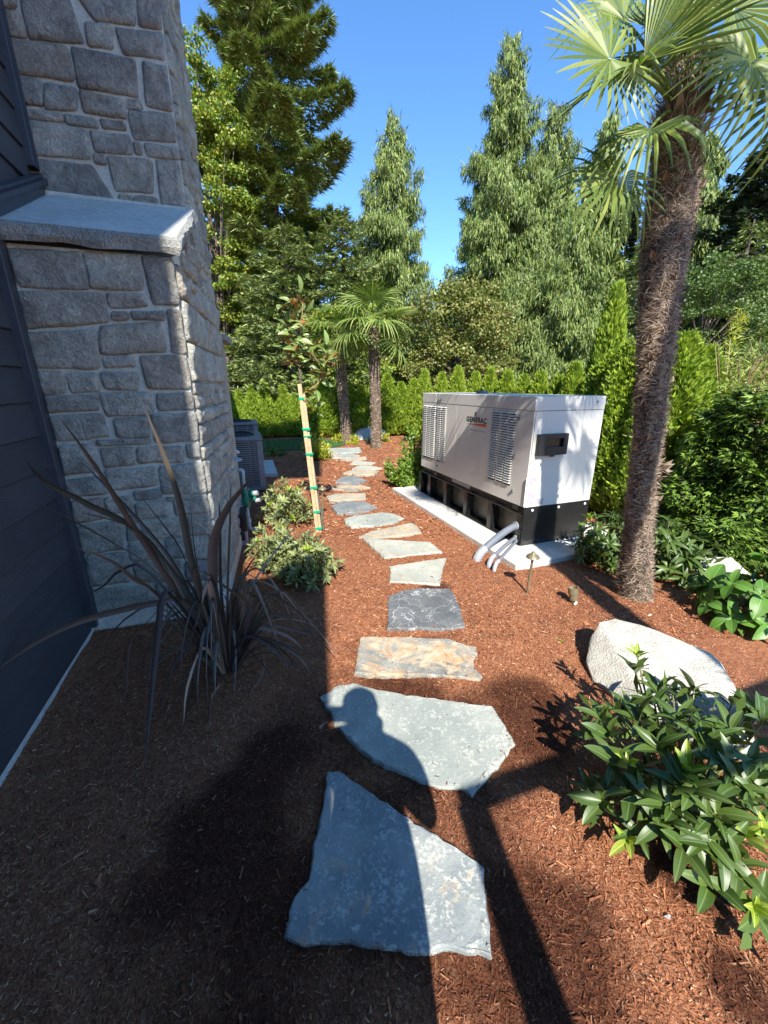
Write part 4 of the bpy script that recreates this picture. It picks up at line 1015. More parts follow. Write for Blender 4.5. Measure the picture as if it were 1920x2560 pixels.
def dome_rosettes(base, rx, ry, h, n, rnd, newf=.15, sc=1.0, low=.05):
    out = []
    for i in range(n):
        z = low + (1 - low) * ((i + .5) / n); a = i * 2.39996 + rnd.uniform(-.3, .3)
        r = math.sqrt(max(0, 1 - z * z)); k = rnd.uniform(.72, 1.05)
        if rnd.random() < .22: k *= .6
        p = base + Vector((rx * r * math.cos(a) * k, ry * r * math.sin(a) * k, h * z * k + .02))
        d = Vector((r * math.cos(a) * .9, r * math.sin(a) * .9, z + .35))
        out.append((p, d, rnd.random() < newf and z > .3, sc))
    return out
RH = [leafmesh("leaf", M['rhodo'], .31, .16, .14), leafmesh("leaf", M['rhodo'], .28, .10, .30), leafmesh("leaf", M['rhodo'], .34, .20, .05)]
RG = [leafmesh("leaf", M['rhodogrey'], .27, .18, .25), leafmesh("leaf", M['rhodogrey'], .31, .12, .1)]
NL = [leafmesh("leaf", M['newleaf'], .34, .22, .05), leafmesh("leaf", M['newleaf'], .30, .15, .15)]
HY = [leafmesh("leaf", M['hydrangea'], .56, .16, .28, 9, tooth=.05), leafmesh("leaf", M['hydrangea'], .60, .10, .20, 9, wave=.012)]
MG = [leafmesh("leaf", M['magnolia'], .42, .22, .1), leafmesh("leaf", M['magnolia'], .38, .12, .25)]

# --- foreground rhododendron (right): rosettes read off the photograph onto a dome
FB = Vector((1.29, 1.22, .0)); RX, RY, RZ = .54, .50, .40
def dome(px, py, k=1.0, c=FB, R=(RX, RY, RZ)):
    d = ray(px, py); o = Vector((0, 0, EYE)) - c; sc = Vector((1 / (R[0] * k), 1 / (R[1] * k), 1 / (R[2] * k)))
    D = Vector((d.x * sc.x, d.y * sc.y, d.z * sc.z)); O = Vector((o.x * sc.x, o.y * sc.y, o.z * sc.z))
    a = D.dot(D); b = 2 * O.dot(D); cc = O.dot(O) - 1; disc = b * b - 4 * a * cc
    t = (-b - math.sqrt(disc)) / (2 * a) if disc >= 0 else -b / (2 * a)
    p = c + o + d * t
    if p.z < .03: p = G(px, py, .04)
    return p
r8 = lambda x, y: (1300 + x * .425, 1500 + y * .425)
rs = []
for x, y, new, sc in [(690, 330, 1, .8), (680, 420, 0, .9), (835, 520, 0, .8), (790, 610, 0, .85), (560, 640, 0, .9), (470, 700, 0, .95), (700, 710, 0, 1), (640, 640, 0, .9),
        (930, 700, 0, .95), (790, 690, 0, .9), (520, 800, 0, 1), (430, 800, 0, .9), (820, 870, 0, 1), (1240, 750, 0, .95), (1180, 790, 0, .9), (1340, 640, 0, 1.1), (1430, 720, 0, 1.0), (1050, 700, 0, 1),
        (635, 970, 1, .7), (560, 960, 0, 1.1), (980, 1010, 1, 1.15), (1070, 850, 0, 1.1), (1150, 930, 0, 1.0), (480, 1180, 0, 1.0), (420, 1100, 0, .9), (650, 1130, 0, 1.1), (640, 1420, 1, 1.0), (700, 1360, 0, .9),
        (830, 1310, 0, .95), (780, 1180, 0, 1.1), (1000, 1120, 0, 1.2), (900, 1230, 0, 1.1), (1150, 1250, 0, 1.0), (1100, 1400, 0, 1.1), (1320, 1390, 1, 1.0), (1430, 1390, 1, .9), (960, 1450, 0, 1.1),
        (1170, 1450, 0, 1.1), (1280, 1560, 0, 1.0), (1120, 1650, 0, 1.2), (1370, 1800, 1, .8), (1380, 1830, 0, 1.25), (1280, 1100, 0, 1.1), (1400, 1150, 0, 1.0), (1350, 950, 0, 1.0), (1230, 1000, 0, 1.0), (1420, 1280, 0, 1.0)]:
    X_, Y_ = r8(x, y); k = 1.0 if y > 560 else 1.0 + .35 * (560 - y) / 300 + .05
    p = dome(X_, Y_, k)
    if y < 560: p = AT(X_, Y_, 1.50 + (560 - y) * .0002)
    d = (p - (FB + Vector((0, 0, -.25)))).normalized() + Vector((0, 0, .5))
    rs.append((p, d, bool(new), sc))
rnd = random.Random(11)
for i in range(16):     # the side away from the viewpoint and beyond the frame
    a = rnd.uniform(-.6, 1.9); z = rnd.uniform(.1, .9); r = math.sqrt(1 - z * z)
    p = FB + Vector((RX * r * math.cos(a), RY * r * math.sin(a) , RZ * z)); rs.append((p, (p - FB) + Vector((0, 0, .3)), rnd.random() < .1, 1.0))
rosette_shrub("rhododendron_shrub", FB, "big glossy dark green rhododendron in the right foreground by the granite boulder", "shrub", rs, RH, NL, L=.118, nleaf=5, spread=(18, 62), stemr=.0045, seed=3)
# --- shrubs left of the path
def shrub(name, base, rx, ry, h, n, label, leafset, L, seed, newf, nleaf=7, cat="shrub", grp=None, **kw):
    rnd = random.Random(seed)
    return rosette_shrub(name, base, label, cat, dome_rosettes(base, rx, ry, h, n, rnd, newf), leafset, NL, L=L, nleaf=nleaf, seed=seed, group=grp, **kw)
shrub("rhododendron_shrub", Vector((-.97, 3.38, 0)), .30, .30, .46, 36, "grey-green rhododendron with two humps behind the bronze flax, taller left hump", RG, .088, 21, .12, 8, inner=900, innermat=M['innergrey'], spread=(25, 70))
shrub("rhododendron_shrub", Vector((-.68, 3.20, 0)), .29, .28, .40, 36, "low grey-green rhododendron at the path edge, right of its taller neighbour", RG, .085, 22, .05, 8, inner=800, innermat=M['innergrey'], spread=(25, 70))
shrub("rhododendron_shrub", Vector((-1.22, 4.72, 0)), .32, .34, .56, 36, "yellow-green tipped rhododendron between the valve pipes and the stake", RG, .10, 23, .30, 8, inner=900, innermat=M['innergrey'], spread=(25, 70))
# --- rhododendrons flanking the tall palm
shrub("rhododendron_shrub", Vector((2.62, 3.35, 0)), .42, .34, .48, 28, "open leggy rhododendron just right of the tall palm trunk", RH, .15, 24, .18, 7, spread=(5, 35), wsc=.85)
shrub("rhododendron_shrub", Vector((2.12, 3.52, 0)), .30, .28, .50, 28, "leafy rhododendron between the generator's end and the tall palm", RH, .12, 25, .2, 8, spread=(5, 40), wsc=.85)
# --- hydrangea at the right edge
hb = Vector((2.74, 2.55, 0)); rs = []; rnd = random.Random(8)
for i in range(24):
    a = i * 2.4; z = rnd.uniform(.15, 1); r = math.sqrt(1 - z * z * .9)
    p = hb + Vector((.36 * r * math.cos(a), .30 * r * math.sin(a), .44 * z + .02)); rs.append((p, Vector((math.cos(a) * r, math.sin(a) * r, .8)), False, rnd.uniform(.8, 1.2)))
rosette_shrub("hydrangea", hb, "bright green broad-leaved hydrangea at the right edge beside a half-hidden boulder", "shrub", rs, HY, NL, L=.15, nleaf=5, spread=(-5, 35), stemr=.004, seed=9)

# --- bronze flax, blades traced from the photograph
FXB = Vector((-.955, 2.0, 0))
fx = thing("flax_plant", FXB, "spiky bronze flax with long arching strap leaves in front of the stone chimney", "plant")
def smooth_pts(P, n=14):
    """catmull-rom through points"""
    P = [P[0]] + P + [P[-1]]; out = []
    segs = len(P) - 3; per = max(2, n // segs)
    for i in range(segs):
        p0, p1, p2, p3 = P[i:i + 4]
        for k in range(per):
            t = k / per
            out.append(.5 * ((2 * p1) + (p2 - p0) * t + (2 * p0 - 5 * p1 + 4 * p2 - p3) * t * t + (3 * p1 - p0 - 3 * p2 + p3) * t ** 3))
    out.append(P[-2]); return out
def blade(P, w, mat, rnd, upmix=.35, twist=0.0, parent=fx):
    P = smooth_pts(P); n = len(P); V_ = []; F_ = []; prev = None
    bias = Vector((rnd.gauss(0, .6), -1, upmix + rnd.gauss(0, .3)))
    for i, p in enumerate(P):
        t = (P[min(i + 1, n - 1)] - P[max(i - 1, 0)]).normalized(); s = t.cross(bias)
        if s.length < .1: s = t.cross(Vector((1, 0, .2)))
        s.normalize()
        if prev is not None:
            if s.dot(prev) < 0: s = -s
            s = (s + prev * 1.2).normalized()
        prev = s; u = i / (n - 1)
        if twist: s = Matrix.Rotation(twist * u, 3, t) @ s
        nn = s.cross(t); wd = w * .5 * (min(1, .55 + u * 1.6)) * (1 - max(0, (u - .45) / .55) ** 1.8)
        wd = max(wd, .0008)
        for q_ in (-1, -.5, 0, .5, 1): V_.append(p + s * wd * q_ + nn * abs(q_) * wd * .35)
    for i in range(n - 1):
        for k in range(4): a = i * 5 + k; F_.append((a, a + 1, a + 6, a + 5))
    return mk("leaf", V_, F_, mat, parent, smooth=True)
r3p = lambda x, y: (x * .5425, 1100 + y * .5425)
BL = [([(1010,1050),(900,620),(820,250),(662,-162)], .045, 1.85, 0), ([(1000,1050),(850,740),(640,430),(450,130),(273,-108)], .045, 1.75, 0),
 ([(990,1050),(830,620),(600,330),(370,95)], .026, 1.9, 0), ([(980,1040),(700,480),(420,300),(210,190),(115,85)], .045, 1.6, 0),
 ([(960,1040),(760,640),(540,480),(300,350),(120,275),(-40,262)], .036, 1.7, 0), ([(960,1030),(780,640),(640,420),(380,335)], .03, 1.8, 0),
 ([(940,1020),(740,720),(620,640),(520,560),(350,495)], .032, 1.8, 0), ([(930,960),(860,760),(740,745),(480,800),(300,860),(120,960),(-60,1090)], .045, 1.45, 1),
 ([(985,1050),(880,820),(760,690),(725,880),(695,1180),(665,1530)], .050, 1.38, 1), ([(1000,1050),(985,800),(980,600),(985,450),(1060,290),(1185,150)], .062, 1.8, 0),
 ([(1020,1050),(1020,700),(1015,400),(1010,280)], .022, 2.0, 0), ([(1030,1050),(1050,700),(1060,400),(1065,180)], .020, 2.0, 0), ([(1040,1050),(1090,700),(1190,515)], .02, 2.1, 0),
 ([(980,1040),(930,740),(905,590),(1060,690),(1150,750),(1215,812)], .032, 1.8, 2), ([(1060,1040),(1100,700),(1180,590),(1290,700),(1355,868)], .016, 1.95, 2),
 ([(1060,1040),(1130,800),(1250,705),(1330,705),(1400,800),(1500,915),(1548,988)], .020, 1.9, 3), ([(1060,1030),(1100,930),(1180,910),(1300,930),(1550,966)], .012, 1.9, 3),
 ([(1060,1030),(1130,910),(1230,940),(1330,1030),(1447,1062)], .02, 1.8, 2), ([(1050,1040),(1100,880),(1230,850),(1400,890),(1470,912)], .012, 2.0, 2),
 ([(960,1000),(1000,700),(955,650),(900,850),(840,1027)], .024, 1.75, 2), ([(940,1000),(905,960),(893,1100),(870,1200),(838,1335)], .022, 1.7, 2),
 ([(940,990),(760,930),(640,880),(590,960),(580,1150),(550,1272)], .025, 1.65, 2), ([(1000,1100),(985,1160),(970,1250),(948,1402)], .014, 1.75, 2),
 ([(1065,980),(1075,870),(1088,1000),(1080,1185)], .018, 1.85, 2), ([(1050,1010),(1100,1070),(1125,1172)], .01, 1.9, 2), ([(1060,1060),(1215,1010),(1200,1100),(1133,1187)], .010, 1.8, 2),
 ([(900,980),(700,620),(560,600),(480,670),(400,715)], .020, 1.9, 0), ([(1040,1040),(1150,700),(1280,500),(1390,370)], .014, 2.3, 3),
 ([(1030,1040),(940,700),(895,480),(878,285)], .016, 2.1, 0), ([(1040,1040),(1110,850),(1150,640),(1240,830),(1300,1005)], .022, 1.9, 2), ([(980,1040),(860,560),(760,400),(640,250)], .014, 2.15, 0),
 ([(1010,1040),(960,800),(985,560),(960,430)], .04, 1.95, 0), ([(1020,1040),(1090,800),(1105,660)], .03, 2.05, 2), ([(990,1040),(880,780),(850,720),(760,560)], .045, 1.9, 0),
 ([(1050,1050),(1180,960),(1330,950),(1460,990)], .014, 1.85, 2), ([(1000,1050),(1150,1000),(1240,980),(1310,1010)], .012, 1.85, 2)]
rnd = random.Random(4)
for P, w_, ye, kind in BL:
    n = len(P); pts = []
    for i, (x, y) in enumerate(P):
        px, py = r3p(x, y); Yv = 2.0 + (ye - 2.0) * (i / (n - 1)) ** 1.2
        g = G(px, py, .02)
        if ray(px, py).z < 0: Yv = min(Yv, g.y - .004 * (i > 0))
        p = AT(px, py, Yv); pts.append(p)
    pts[0] = FXB + Vector((rnd.gauss(0, .035), rnd.gauss(0, .03), -.02))
    blade(pts, w_ * .85, M['flaxpale'] if kind == 3 else M['flax'], rnd, twist=rnd.gauss(0, .35))
for i in range(110):      # the dense fan of young blades at the base
    a = rnd.uniform(0, 6.28); sp_ = rnd.uniform(.06, .38); h = rnd.uniform(.25, .62); droop = rnd.random() < .4
    b = FXB + Vector((math.cos(a) * .05, math.sin(a) * .04, -.02)); d = Vector((math.cos(a), math.sin(a) * .8, 0))
    pts = [b, b + d * sp_ * .35 + UP * h * .55, b + d * sp_ * .8 + UP * h]
    if droop: pts += [b + d * (sp_ + .16) + UP * h * .75, b + d * (sp_ + .26) + UP * h * .35]
    blade(pts, rnd.uniform(.010, .024), M['flax'], rnd)

# --- young magnolia
mb = Vector((sb.x + .05, sb.y + .10, 0)); mg = thing("young_magnolia", mb, "young staked magnolia with glossy green leaves and rust-brown undersides", "tree")
sa = sy + .12
MZ = lambda x, y, d=0: AT(660 + x * .14467, 720 + y * .14467, sa + d)    # from the close-up
trk = [mb - UP * .05, mb.lerp(MZ(640, 1900), .5), MZ(640, 1900), MZ(635, 1500), MZ(560, 1250), MZ(600, 1000), MZ(560, 700)]
MB().tube(smooth_pts(trk, 14), np.linspace(.017, .007, len(smooth_pts(trk, 14))), 8).make("trunk", M['bark'], mg, smooth=True)
brs = [[MZ(640, 1850), MZ(900, 1680), MZ(1010, 1500), MZ(1035, 1250), MZ(1045, 1120)], [MZ(1010, 1500), MZ(1060, 1400), MZ(1110, 1250), MZ(1180, 1180)], [MZ(560, 1260), MZ(470, 1150), MZ(440, 950), MZ(430, 830)],
       [MZ(580, 850), MZ(555, 650), MZ(555, 420)], [MZ(580, 900), MZ(430, 700), MZ(350, 420)], [MZ(600, 900), MZ(650, 600), MZ(665, 250)], [MZ(600, 1300), MZ(610, 1200), MZ(640, 1050)], [MZ(650, 1950, .03), MZ(840, 1990), MZ(835, 1850)], [MZ(620, 1350), MZ(750, 1250, .1), MZ(850, 1180, .12)]]
for b in brs: MB().tube(smooth_pts(b, 8), np.linspace(.007, .004, len(smooth_pts(b, 8))), 6).make("branch", M['twig'], mg, smooth=True)
rnd = random.Random(31)
LV = [((370,630),(180,510)),((380,440),(440,640)),((600,420),(560,300)),((710,400),(860,235)),((500,560),(560,400)),((470,540),(430,430)),((700,580),(830,540)),((560,480),(550,420)),((660,400),(675,210)),
      ((440,1100),(205,960)),((600,1190),(490,950)),((510,1000),(650,890)),((640,1140),(790,1030)),((1000,1310),(860,1160)),((1080,1050),(1010,940)),((1085,1000),(1100,860)),((1000,1100),(1060,1000)),((1100,1220),(1200,1150)),((1180,1200),(1290,1110)),
      ((520,1250),(400,1180)),((640,810),(760,790)),((680,780),(770,730)),((620,1300),(700,1250)),((560,1560),(480,1500)),((570,1500),(500,1400)),((680,1350),(830,1340)),((820,1330),(940,1430)),((790,1430),(910,1520)),((640,1420),(740,1560)),
      ((810,2010),(730,1880)),((890,1940),(810,1800)),((790,2010),(600,2000)),((840,2030),(1030,1990)),((1010,1550),(1090,1680)),((1060,1500),(1150,1430)),((640,1160),(580,1000)),((740,1040),(700,940)),((860,980),(800,880)),((930,940),(1000,880)),((420,820),(360,770)),
      ((590,1640),(500,1590)),((660,1600),(740,1700)),((620,1200),(700,1100)),((430,1240),(510,1330)),((280,780),(210,700)),((370,830),(200,830))]
for (x0, y0), (x1, y1) in LV:
    dd = rnd.uniform(-.06, .12); p = MZ(x0, y0, dd); e = MZ(x1, y1, dd + rnd.uniform(-.05, .05)); d = e - p
    add_leaf(mg, rnd.choice(MG if rnd.random() < .93 else NL), p, d, d.length * 1.1, Vector((rnd.gauss(0, .6), -.7, .6)), rnd.gauss(0, .9))
for i in range(130):
    b = rnd.choice(brs + [trk[3:], trk[3:]]); p = rnd.choice(b[1:]) + Vector((rnd.gauss(0, .03), rnd.gauss(0, .05), rnd.gauss(0, .05)))
    d = Vector((rnd.gauss(0, 1), rnd.gauss(0, 1), rnd.gauss(.1, .5))).normalized()
    add_leaf(mg, rnd.choice(MG), p, d, rnd.uniform(.10, .16), Vector((rnd.gauss(0, .5), -.3, 1)), rnd.gauss(0, .8))

# ================================================================ small-leaved shrubs (one foliage mesh of many leaves)
def puff_shrub(name, base, rx, ry, h, n, mat, L, Wd, label, seed, cat="shrub", grp=None):
    rg = np.random.default_rng(seed); t = thing(name, base, label, cat, grp)
    nb = max(14, n // 60); a = rg.uniform(0, 6.28, nb); z = rg.uniform(.15, 1, nb) ; r = np.sqrt(1 - z * z * .85) * rg.uniform(.55, 1.05, nb)
    tips = np.stack([rx * r * np.cos(a), ry * r * np.sin(a), h * z * rg.uniform(.8, 1.12, nb)], 1)
    st = MB()
    for p in tips: st.tube([base, base + Vector(p) * .5 + Vector((0, 0, .03)), base + Vector(p)], [.004, .003, .002], 4)
    st.make("stem", M['stem'], t)
    k = rg.integers(0, nb, n); u = rg.uniform(.35, 1.05, n)[:, None]; c = tips[k] * u + rg.normal(0, .02 + .02 * rx, (n, 3)); c[:, 2] = np.maximum(c[:, 2], .015)
    d = rdir(n, rg, .2) + tips[k] / (np.linalg.norm(tips[k], axis=1, keepdims=True)) * .7
    V, F = kites(c, d, rdir(n, rg, 1.0), L * rg.uniform(.7, 1.2, n), Wd * rg.uniform(.7, 1.2, n), .5, .15)
    put("foliage", npmesh("foliage", V, F, mat), t); return t
gB = G(1030, 1195); puff_shrub("viburnum_shrub", Vector((gB.x + .05, 6.75, 0)), .42, .45, .95, 2600, M['viburnum'], .065, .034, "yellow-topped green shrub leaning on the generator's far end", 41)
puff_shrub("viburnum_shrub", Vector((.28, 6.6, 0)), .36, .36, .50, 1700, M['viburnum'], .06, .032, "low green shrub at the path side of the yellow-topped one", 42)
g = G(792, 1150); puff_shrub("golden_shrub", Vector((g.x, g.y, 0)), .34, .34, .62, 2300, M['golden'], .06, .034, "golden yellow shrub where the path turns left", 43)
for i, (px, py, s) in enumerate(((843, 1108, .22), (890, 1110, .24), (930, 1106, .2), (962, 1104, .24))):
    g = G(px, py); puff_shrub("golden_shrub", Vector((g.x, g.y, 0)), s, s, s * 1.25, 420, M['golden'], .06, .035,
        ["small golden shrub left of the left distant palm", "small golden shrub between the two distant palms", "small golden tuft just left of the right distant palm", "small golden shrub right of the right distant palm"][i], 44 + i)
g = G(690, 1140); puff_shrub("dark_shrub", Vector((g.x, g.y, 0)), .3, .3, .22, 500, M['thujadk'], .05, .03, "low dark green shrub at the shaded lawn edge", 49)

# ================================================================ FAN PALMS
def fanleaf(name, R=.5, nseg=34, arc=300, fuse=.42, droop=.25, seed=0, mat=None, cup=.12, wmul=.86):
    """fan blade: hub at origin, middle segment along +Y, faces +Z"""
    rg = random.Random(seed); V_ = []; F_ = []
    da = math.radians(arc) / nseg
    for i in range(nseg):
        a = -math.radians(arc) / 2 + da * (i + .5); k = abs(a) / math.radians(arc / 2)
        L = R * (1 - .22 * k ** 2) * rg.uniform(.9, 1.05); dx, dy = math.sin(a), math.cos(a); sx, sy = dy, -dx
        wmax = 2 * math.tan(da / 2) * R * fuse * 1.04 * wmul; dr = droop * rg.uniform(.4, 1.8) * (1 + .6 * k)
        st = [0.03, fuse * .5, fuse, .68, .85, 1.0]
        b = len(V_)
        for t in st:
            r = L * t; wd = min(2 * math.tan(da / 2) * r * 1.04 * wmul, wmax)
            if t > fuse: wd = wmax * (1 - ((t - fuse) / (1 - fuse)) ** 2.2 * .88)
            z = cup * r - dr * R * max(0, t - .35) ** 2 * 1.6
            sh = math.sin(rg.random() * 6) * .004
            for q_ in (-1, 0, 1): V_.append((dx * r + sx * q_ * wd / 2, dy * r + sy * q_ * wd / 2, z + (wd * .33 if q_ == 0 else 0) * (1 if i % 1 == 0 else -1)))
        for j in range(len(st) - 1):
            for q_ in (0, 1): c = b + j * 3 + q_; F_.append((c, c + 1, c + 4, c + 3))
    me = bpy.data.meshes.new(name); me.from_pydata(V_, [], F_); me.materials.append(mat or M['frond']); return me
FAN = [fanleaf("frond", .5, 32, 320, .40, .06, 1, cup=.05), fanleaf("frond", .5, 32, 270, .45, .5, 2), fanleaf("frond", .58, 22, 115, .5, .10, 3, cup=.12), fanleaf("frond", .5, 34, 330, .4, .35, 5)]
def frond(root, crown, hub, cdir, nrm, me, R, petr=.008, sag=.06):
    """blade + petiole; cdir = middle segment direction, nrm = upper face"""
    y = Vector(cdir).normalized(); n = Vector(nrm); x = y.cross(n).normalized(); z = x.cross(y)
    m = Matrix((x, y, z)).transposed().to_4x4() @ Matrix.Diagonal((R / .5,) * 3 + (1,))
    o = put("frond", me, root, mat4=Matrix.Translation(Vector(hub) - root.location) @ m)
    mid = Vector(crown).lerp(Vector(hub), .55) + UP * sag
    inv = (Matrix.Translation(Vector(hub)) @ m).inverted()
    pt = bez(Vector(crown), mid, Vector(hub) + y * .02, 8)
    mb_ = MB().tube([inv @ p for p in pt], np.linspace(petr * 1.7, petr * .8, len(pt)) / (R / .5), 6)
    me2 = bpy.data.meshes.new("petiole"); me2.from_pydata(mb_.v, [], mb_.f); me2.shade_smooth(); me2.materials.append(M['petiole'])
    put("petiole", me2, o)
    return o
bootm = leafmesh("leaf_base", M['boot'], .9, .35, -.25, 3, basep=.45)
def palm_trunk(t, line, rad, fib, boots, rnd, fL=.09, fW=.0035):
    """line: list of points; rad radii; fibres and cut leaf bases all round"""
    P = smooth_pts(line, 40); R_ = np.interp(np.linspace(0, 1, len(P)), np.linspace(0, 1, len(rad)), rad)
    mb_ = MB().tube(P, R_, 20)
    mb_.v = [tuple(np.array(v) + .016 * fbm(np.array([v[0]]), v[1], v[2], 14, 3)[0] * np.array([1, 1, 0])) for v in mb_.v]
    mb_.make("trunk", M['trunk'], t, smooth=False)
    P_ = np.array([p[:] for p in P]); n = fib; rg = np.random.default_rng(int(rnd.random() * 1e6))
    u = rg.uniform(0, 1, n); c0 = np.stack([np.interp(u, np.linspace(0, 1, len(P)), P_[:, k]) for k in range(3)], 1); rr = np.interp(u, np.linspace(0, 1, len(P)), R_)
    a = rg.uniform(0, 6.283, n); rad_ = np.stack([np.cos(a), np.sin(a), 0 * a], 1); tan = np.stack([-np.sin(a), np.cos(a), 0 * a], 1)
    swirl = (vnoise(a * 2.0 + 20, u * 30, 1.0) - .5)[:, None]
    c = c0 + rad_ * (rr * rg.uniform(.96, 1.03, n))[:, None]
    d = tan * (rg.normal(0, .55, n)[:, None] + swirl * 2.6) + rad_ * rg.uniform(.0, .26, n)[:, None] + np.array([0, 0, 1.]) * rg.normal(.15, .4, n)[:, None]
    d /= np.linalg.norm(d, axis=1, keepdims=True); L = fL * rg.uniform(.5, 1.4, n)[:, None]; wv = np.cross(d, rad_); wv /= np.linalg.norm(wv, axis=1, keepdims=True) + 1e-9
    wv = wv * (fW * rg.uniform(.4, 1.3, n))[:, None]; m_ = c + d * L * .5 + rad_ * .006; e = c + d * L - rad_ * rg.uniform(0, .02, n)[:, None] - np.array([0, 0, .01])
    V = np.stack([c - wv, c + wv, m_ + wv * .8, m_ - wv * .8, e], 1).reshape(-1, 3) - np.array(wloc(t)); b = np.arange(n)[:, None] * 5
    F4 = b + np.array([[0, 1, 2, 3]]); F5 = b + np.array([[3, 2, 4, 4]])
    me = bpy.data.meshes.new("trunk_fibre"); me.from_pydata(V.tolist(), [], F4.tolist() + [(f[0], f[1], f[2]) for f in F5.tolist()]); me.materials.append(M['fibre'])
    o = put("trunk_fibre", me, t); o['kind'] = 'stuff'
    for i in range(boots):
        u_ = (i + .5) / boots; a_ = i * 2.39996 + rnd.gauss(0, .15); k = u_ * (len(P) - 1); j = min(int(k), len(P) - 2); c_ = P[j].lerp(P[j + 1], k - j); r_ = float(np.interp(u_, np.linspace(0, 1, len(R_)), R_))
        ra = Vector((math.cos(a_), math.sin(a_), 0)); d_ = ra * rnd.uniform(.35, .8) + UP * 1.0 + Vector((-ra.y, ra.x, 0)) * rnd.gauss(0, .25)
        add_leaf(t, bootm, c_ + ra * r_ * .98, d_, rnd.uniform(.03, .065), ra, rnd.gauss(0, .3), name="leaf_base", wsc=.8)
# --- the tall palm in front
TPX = [(760,1850,1),(790,1400,1),(840,900,1),(890,400,1),(920,0,1)]
line = [G(1584, 1497, -.04)]
base = G(1584, 1494, 0)
for x, y, _ in TPX[1:]: line.append(AT(1300 + x * .3737, 800 + y * .3737, base.y))
for x, y in ((975, 1600), (1030, 1200), (1040, 850), (1075, 700)): line.append(AT(1300 + x * .3737, y * .3737, base.y + .02))
pt = thing("fan_palm", base, "tall shaggy brown-trunked fan palm in the right foreground beside the generator", "palm tree")
rnd = random.Random(77)
palm_trunk(pt, line, [.135, .090, .086, .092, .103, .128, .124, .094, .066], 26000, 150, rnd, .065, .0014)
# splayed brown sheath at the crown and a broken stub on the trunk's right
cr = line[-1] + Vector((0, 0, .0))
rg = np.random.default_rng(3); n = 1500; a = rg.uniform(0, 6.28, n); hz = rg.uniform(-.22, .16, n); rr = .09 + .02 * rg.random(n) - hz * .1
c = np.stack([cr.x + np.cos(a) * rr, cr.y + np.sin(a) * rr, cr.z + hz], 1); d = np.stack([np.cos(a) * .35 + rg.normal(0, .3, n), np.sin(a) * .35 + rg.normal(0, .3, n), rg.uniform(.3, 1.2, n)], 1)
V, F = kites(c, d, np.stack([np.cos(a), np.sin(a), 0 * a + .01], 1), rg.uniform(.05, .13, n), rg.uniform(.003, .010, n)); V -= np.array(wloc(pt))
o = put("crown_fibre", npmesh("crown_fibre", V, F, M['fibre']), pt); o['kind'] = 'stuff'
for i, (x, y, dx, dy) in enumerate(((1190, 700, .3, .5), (1215, 760, .25, -.3), (1150, 740, .2, .6), (1080, 660, -.1, .7), (1030, 740, -.3, .6))):
    add_leaf(pt, bootm, AT(1300 + x * .3737, y * .3737, base.y - .08), Vector((dx, -.4, dy)), .085, Vector((0, -1, .2)), rnd.gauss(0, .4), name="leaf_base", wsc=.8)
sp0 = AT(1300 + 915 * .3737, 800 + 985 * .3737, base.y - .02)
for i in range(16): add_leaf(pt, bootm, sp0, Vector((1, rnd.gauss(0, .4), rnd.gauss(.05, .45))), rnd.uniform(.07, .12), Vector((0, -.3, 1)), rnd.uniform(0, 3), name="straw_stub", wsc=.14)
r6 = lambda x, y: (1300 + x * .3737, y * .3737)
def H(x, y, Y): return AT(*r6(x, y), Y)
CY = base.y
cam_dir = Vector((0, -1, 0))
def Fr(hub, tip, me, R, up, off=0.0):
    hubp = H(*hub); tipp = H(*tip); frond(pt, cr + (hubp - cr).normalized() * .05 + Vector((0, 0, -.02)), hubp, tipp - hubp, up, FAN[me], R)
Fr((600, 395, CY - .25), (250, 430, CY - .40), 0, 0.418, Vector((0, -1, .35)))                     # left fan facing the camera
Fr((800, 440, CY - .15), (330, 760, CY - .45), 2, 0.452, Vector((-.5, -.25, 1)))                     # folded, towards lower left
Fr((830, 410, CY - .10), (1120, 60, CY - .2), 2, 0.479, Vector((-.8, -.45, -.2)))                   # folded, towards upper right
Fr((872, 868, CY - .15), (640, 1100, CY - .35), 1, 0.400, Vector((-.5, -.7, .6)))                     # drooping behind trunk top
Fr((635, 1215, CY - .10), (430, 1480, CY - .25), 3, 0.383, Vector((-.2, -1, .2)))                   # lowest left fan
Fr((1120, 300, CY + .10), (1200, -120, CY + .1), 2, 0.539, Vector((0, -1, .1)))                     # upright young blades
Fr((1090, 370, CY + .35), (1100, 150, CY + .9), 3, 0.400, Vector((0, -.5, .9)))                     # seen from beneath, behind
Fr((1545, 400, CY - .20), (1430, 640, CY - .35), 1, 0.435, Vector((.1, -1, .45)))                   # right, hanging
Fr((1430, 60, CY - .10), (1560, -100, CY - .1), 3, 0.505, Vector((.1, -.9, .3)))                    # top right
Fr((1560, 350, CY + .25), (1900, 330, CY + .4), 0, 0.452, Vector((0, -.6, .8)))                     # right, flat
Fr((1800, 640, CY - .15), (1560, 900, CY - .3), 1, 0.435, Vector((.3, -.8, .5)))                    # far right edge
Fr((700, 130, CY + .35), (480, -60, CY + .5), 3, 0.435, Vector((0, -.7, .6)))                       # behind, upper left
Fr((1250, -200, CY + .0), (1350, -600, CY + .1), 2, 0.479, Vector((.3, -1, .3)))
for a_ in (80,):     # fronds above the frame
    aa = math.radians(a_); hd = cr + Vector((math.cos(aa) * .38, math.sin(aa) * .38, .42)); 
    frond(pt, cr, hd, Vector((math.cos(aa), math.sin(aa), .25)), Vector((-math.cos(aa) * .3, -math.sin(aa) * .3, 1)), FAN[a_ % 4], .5)
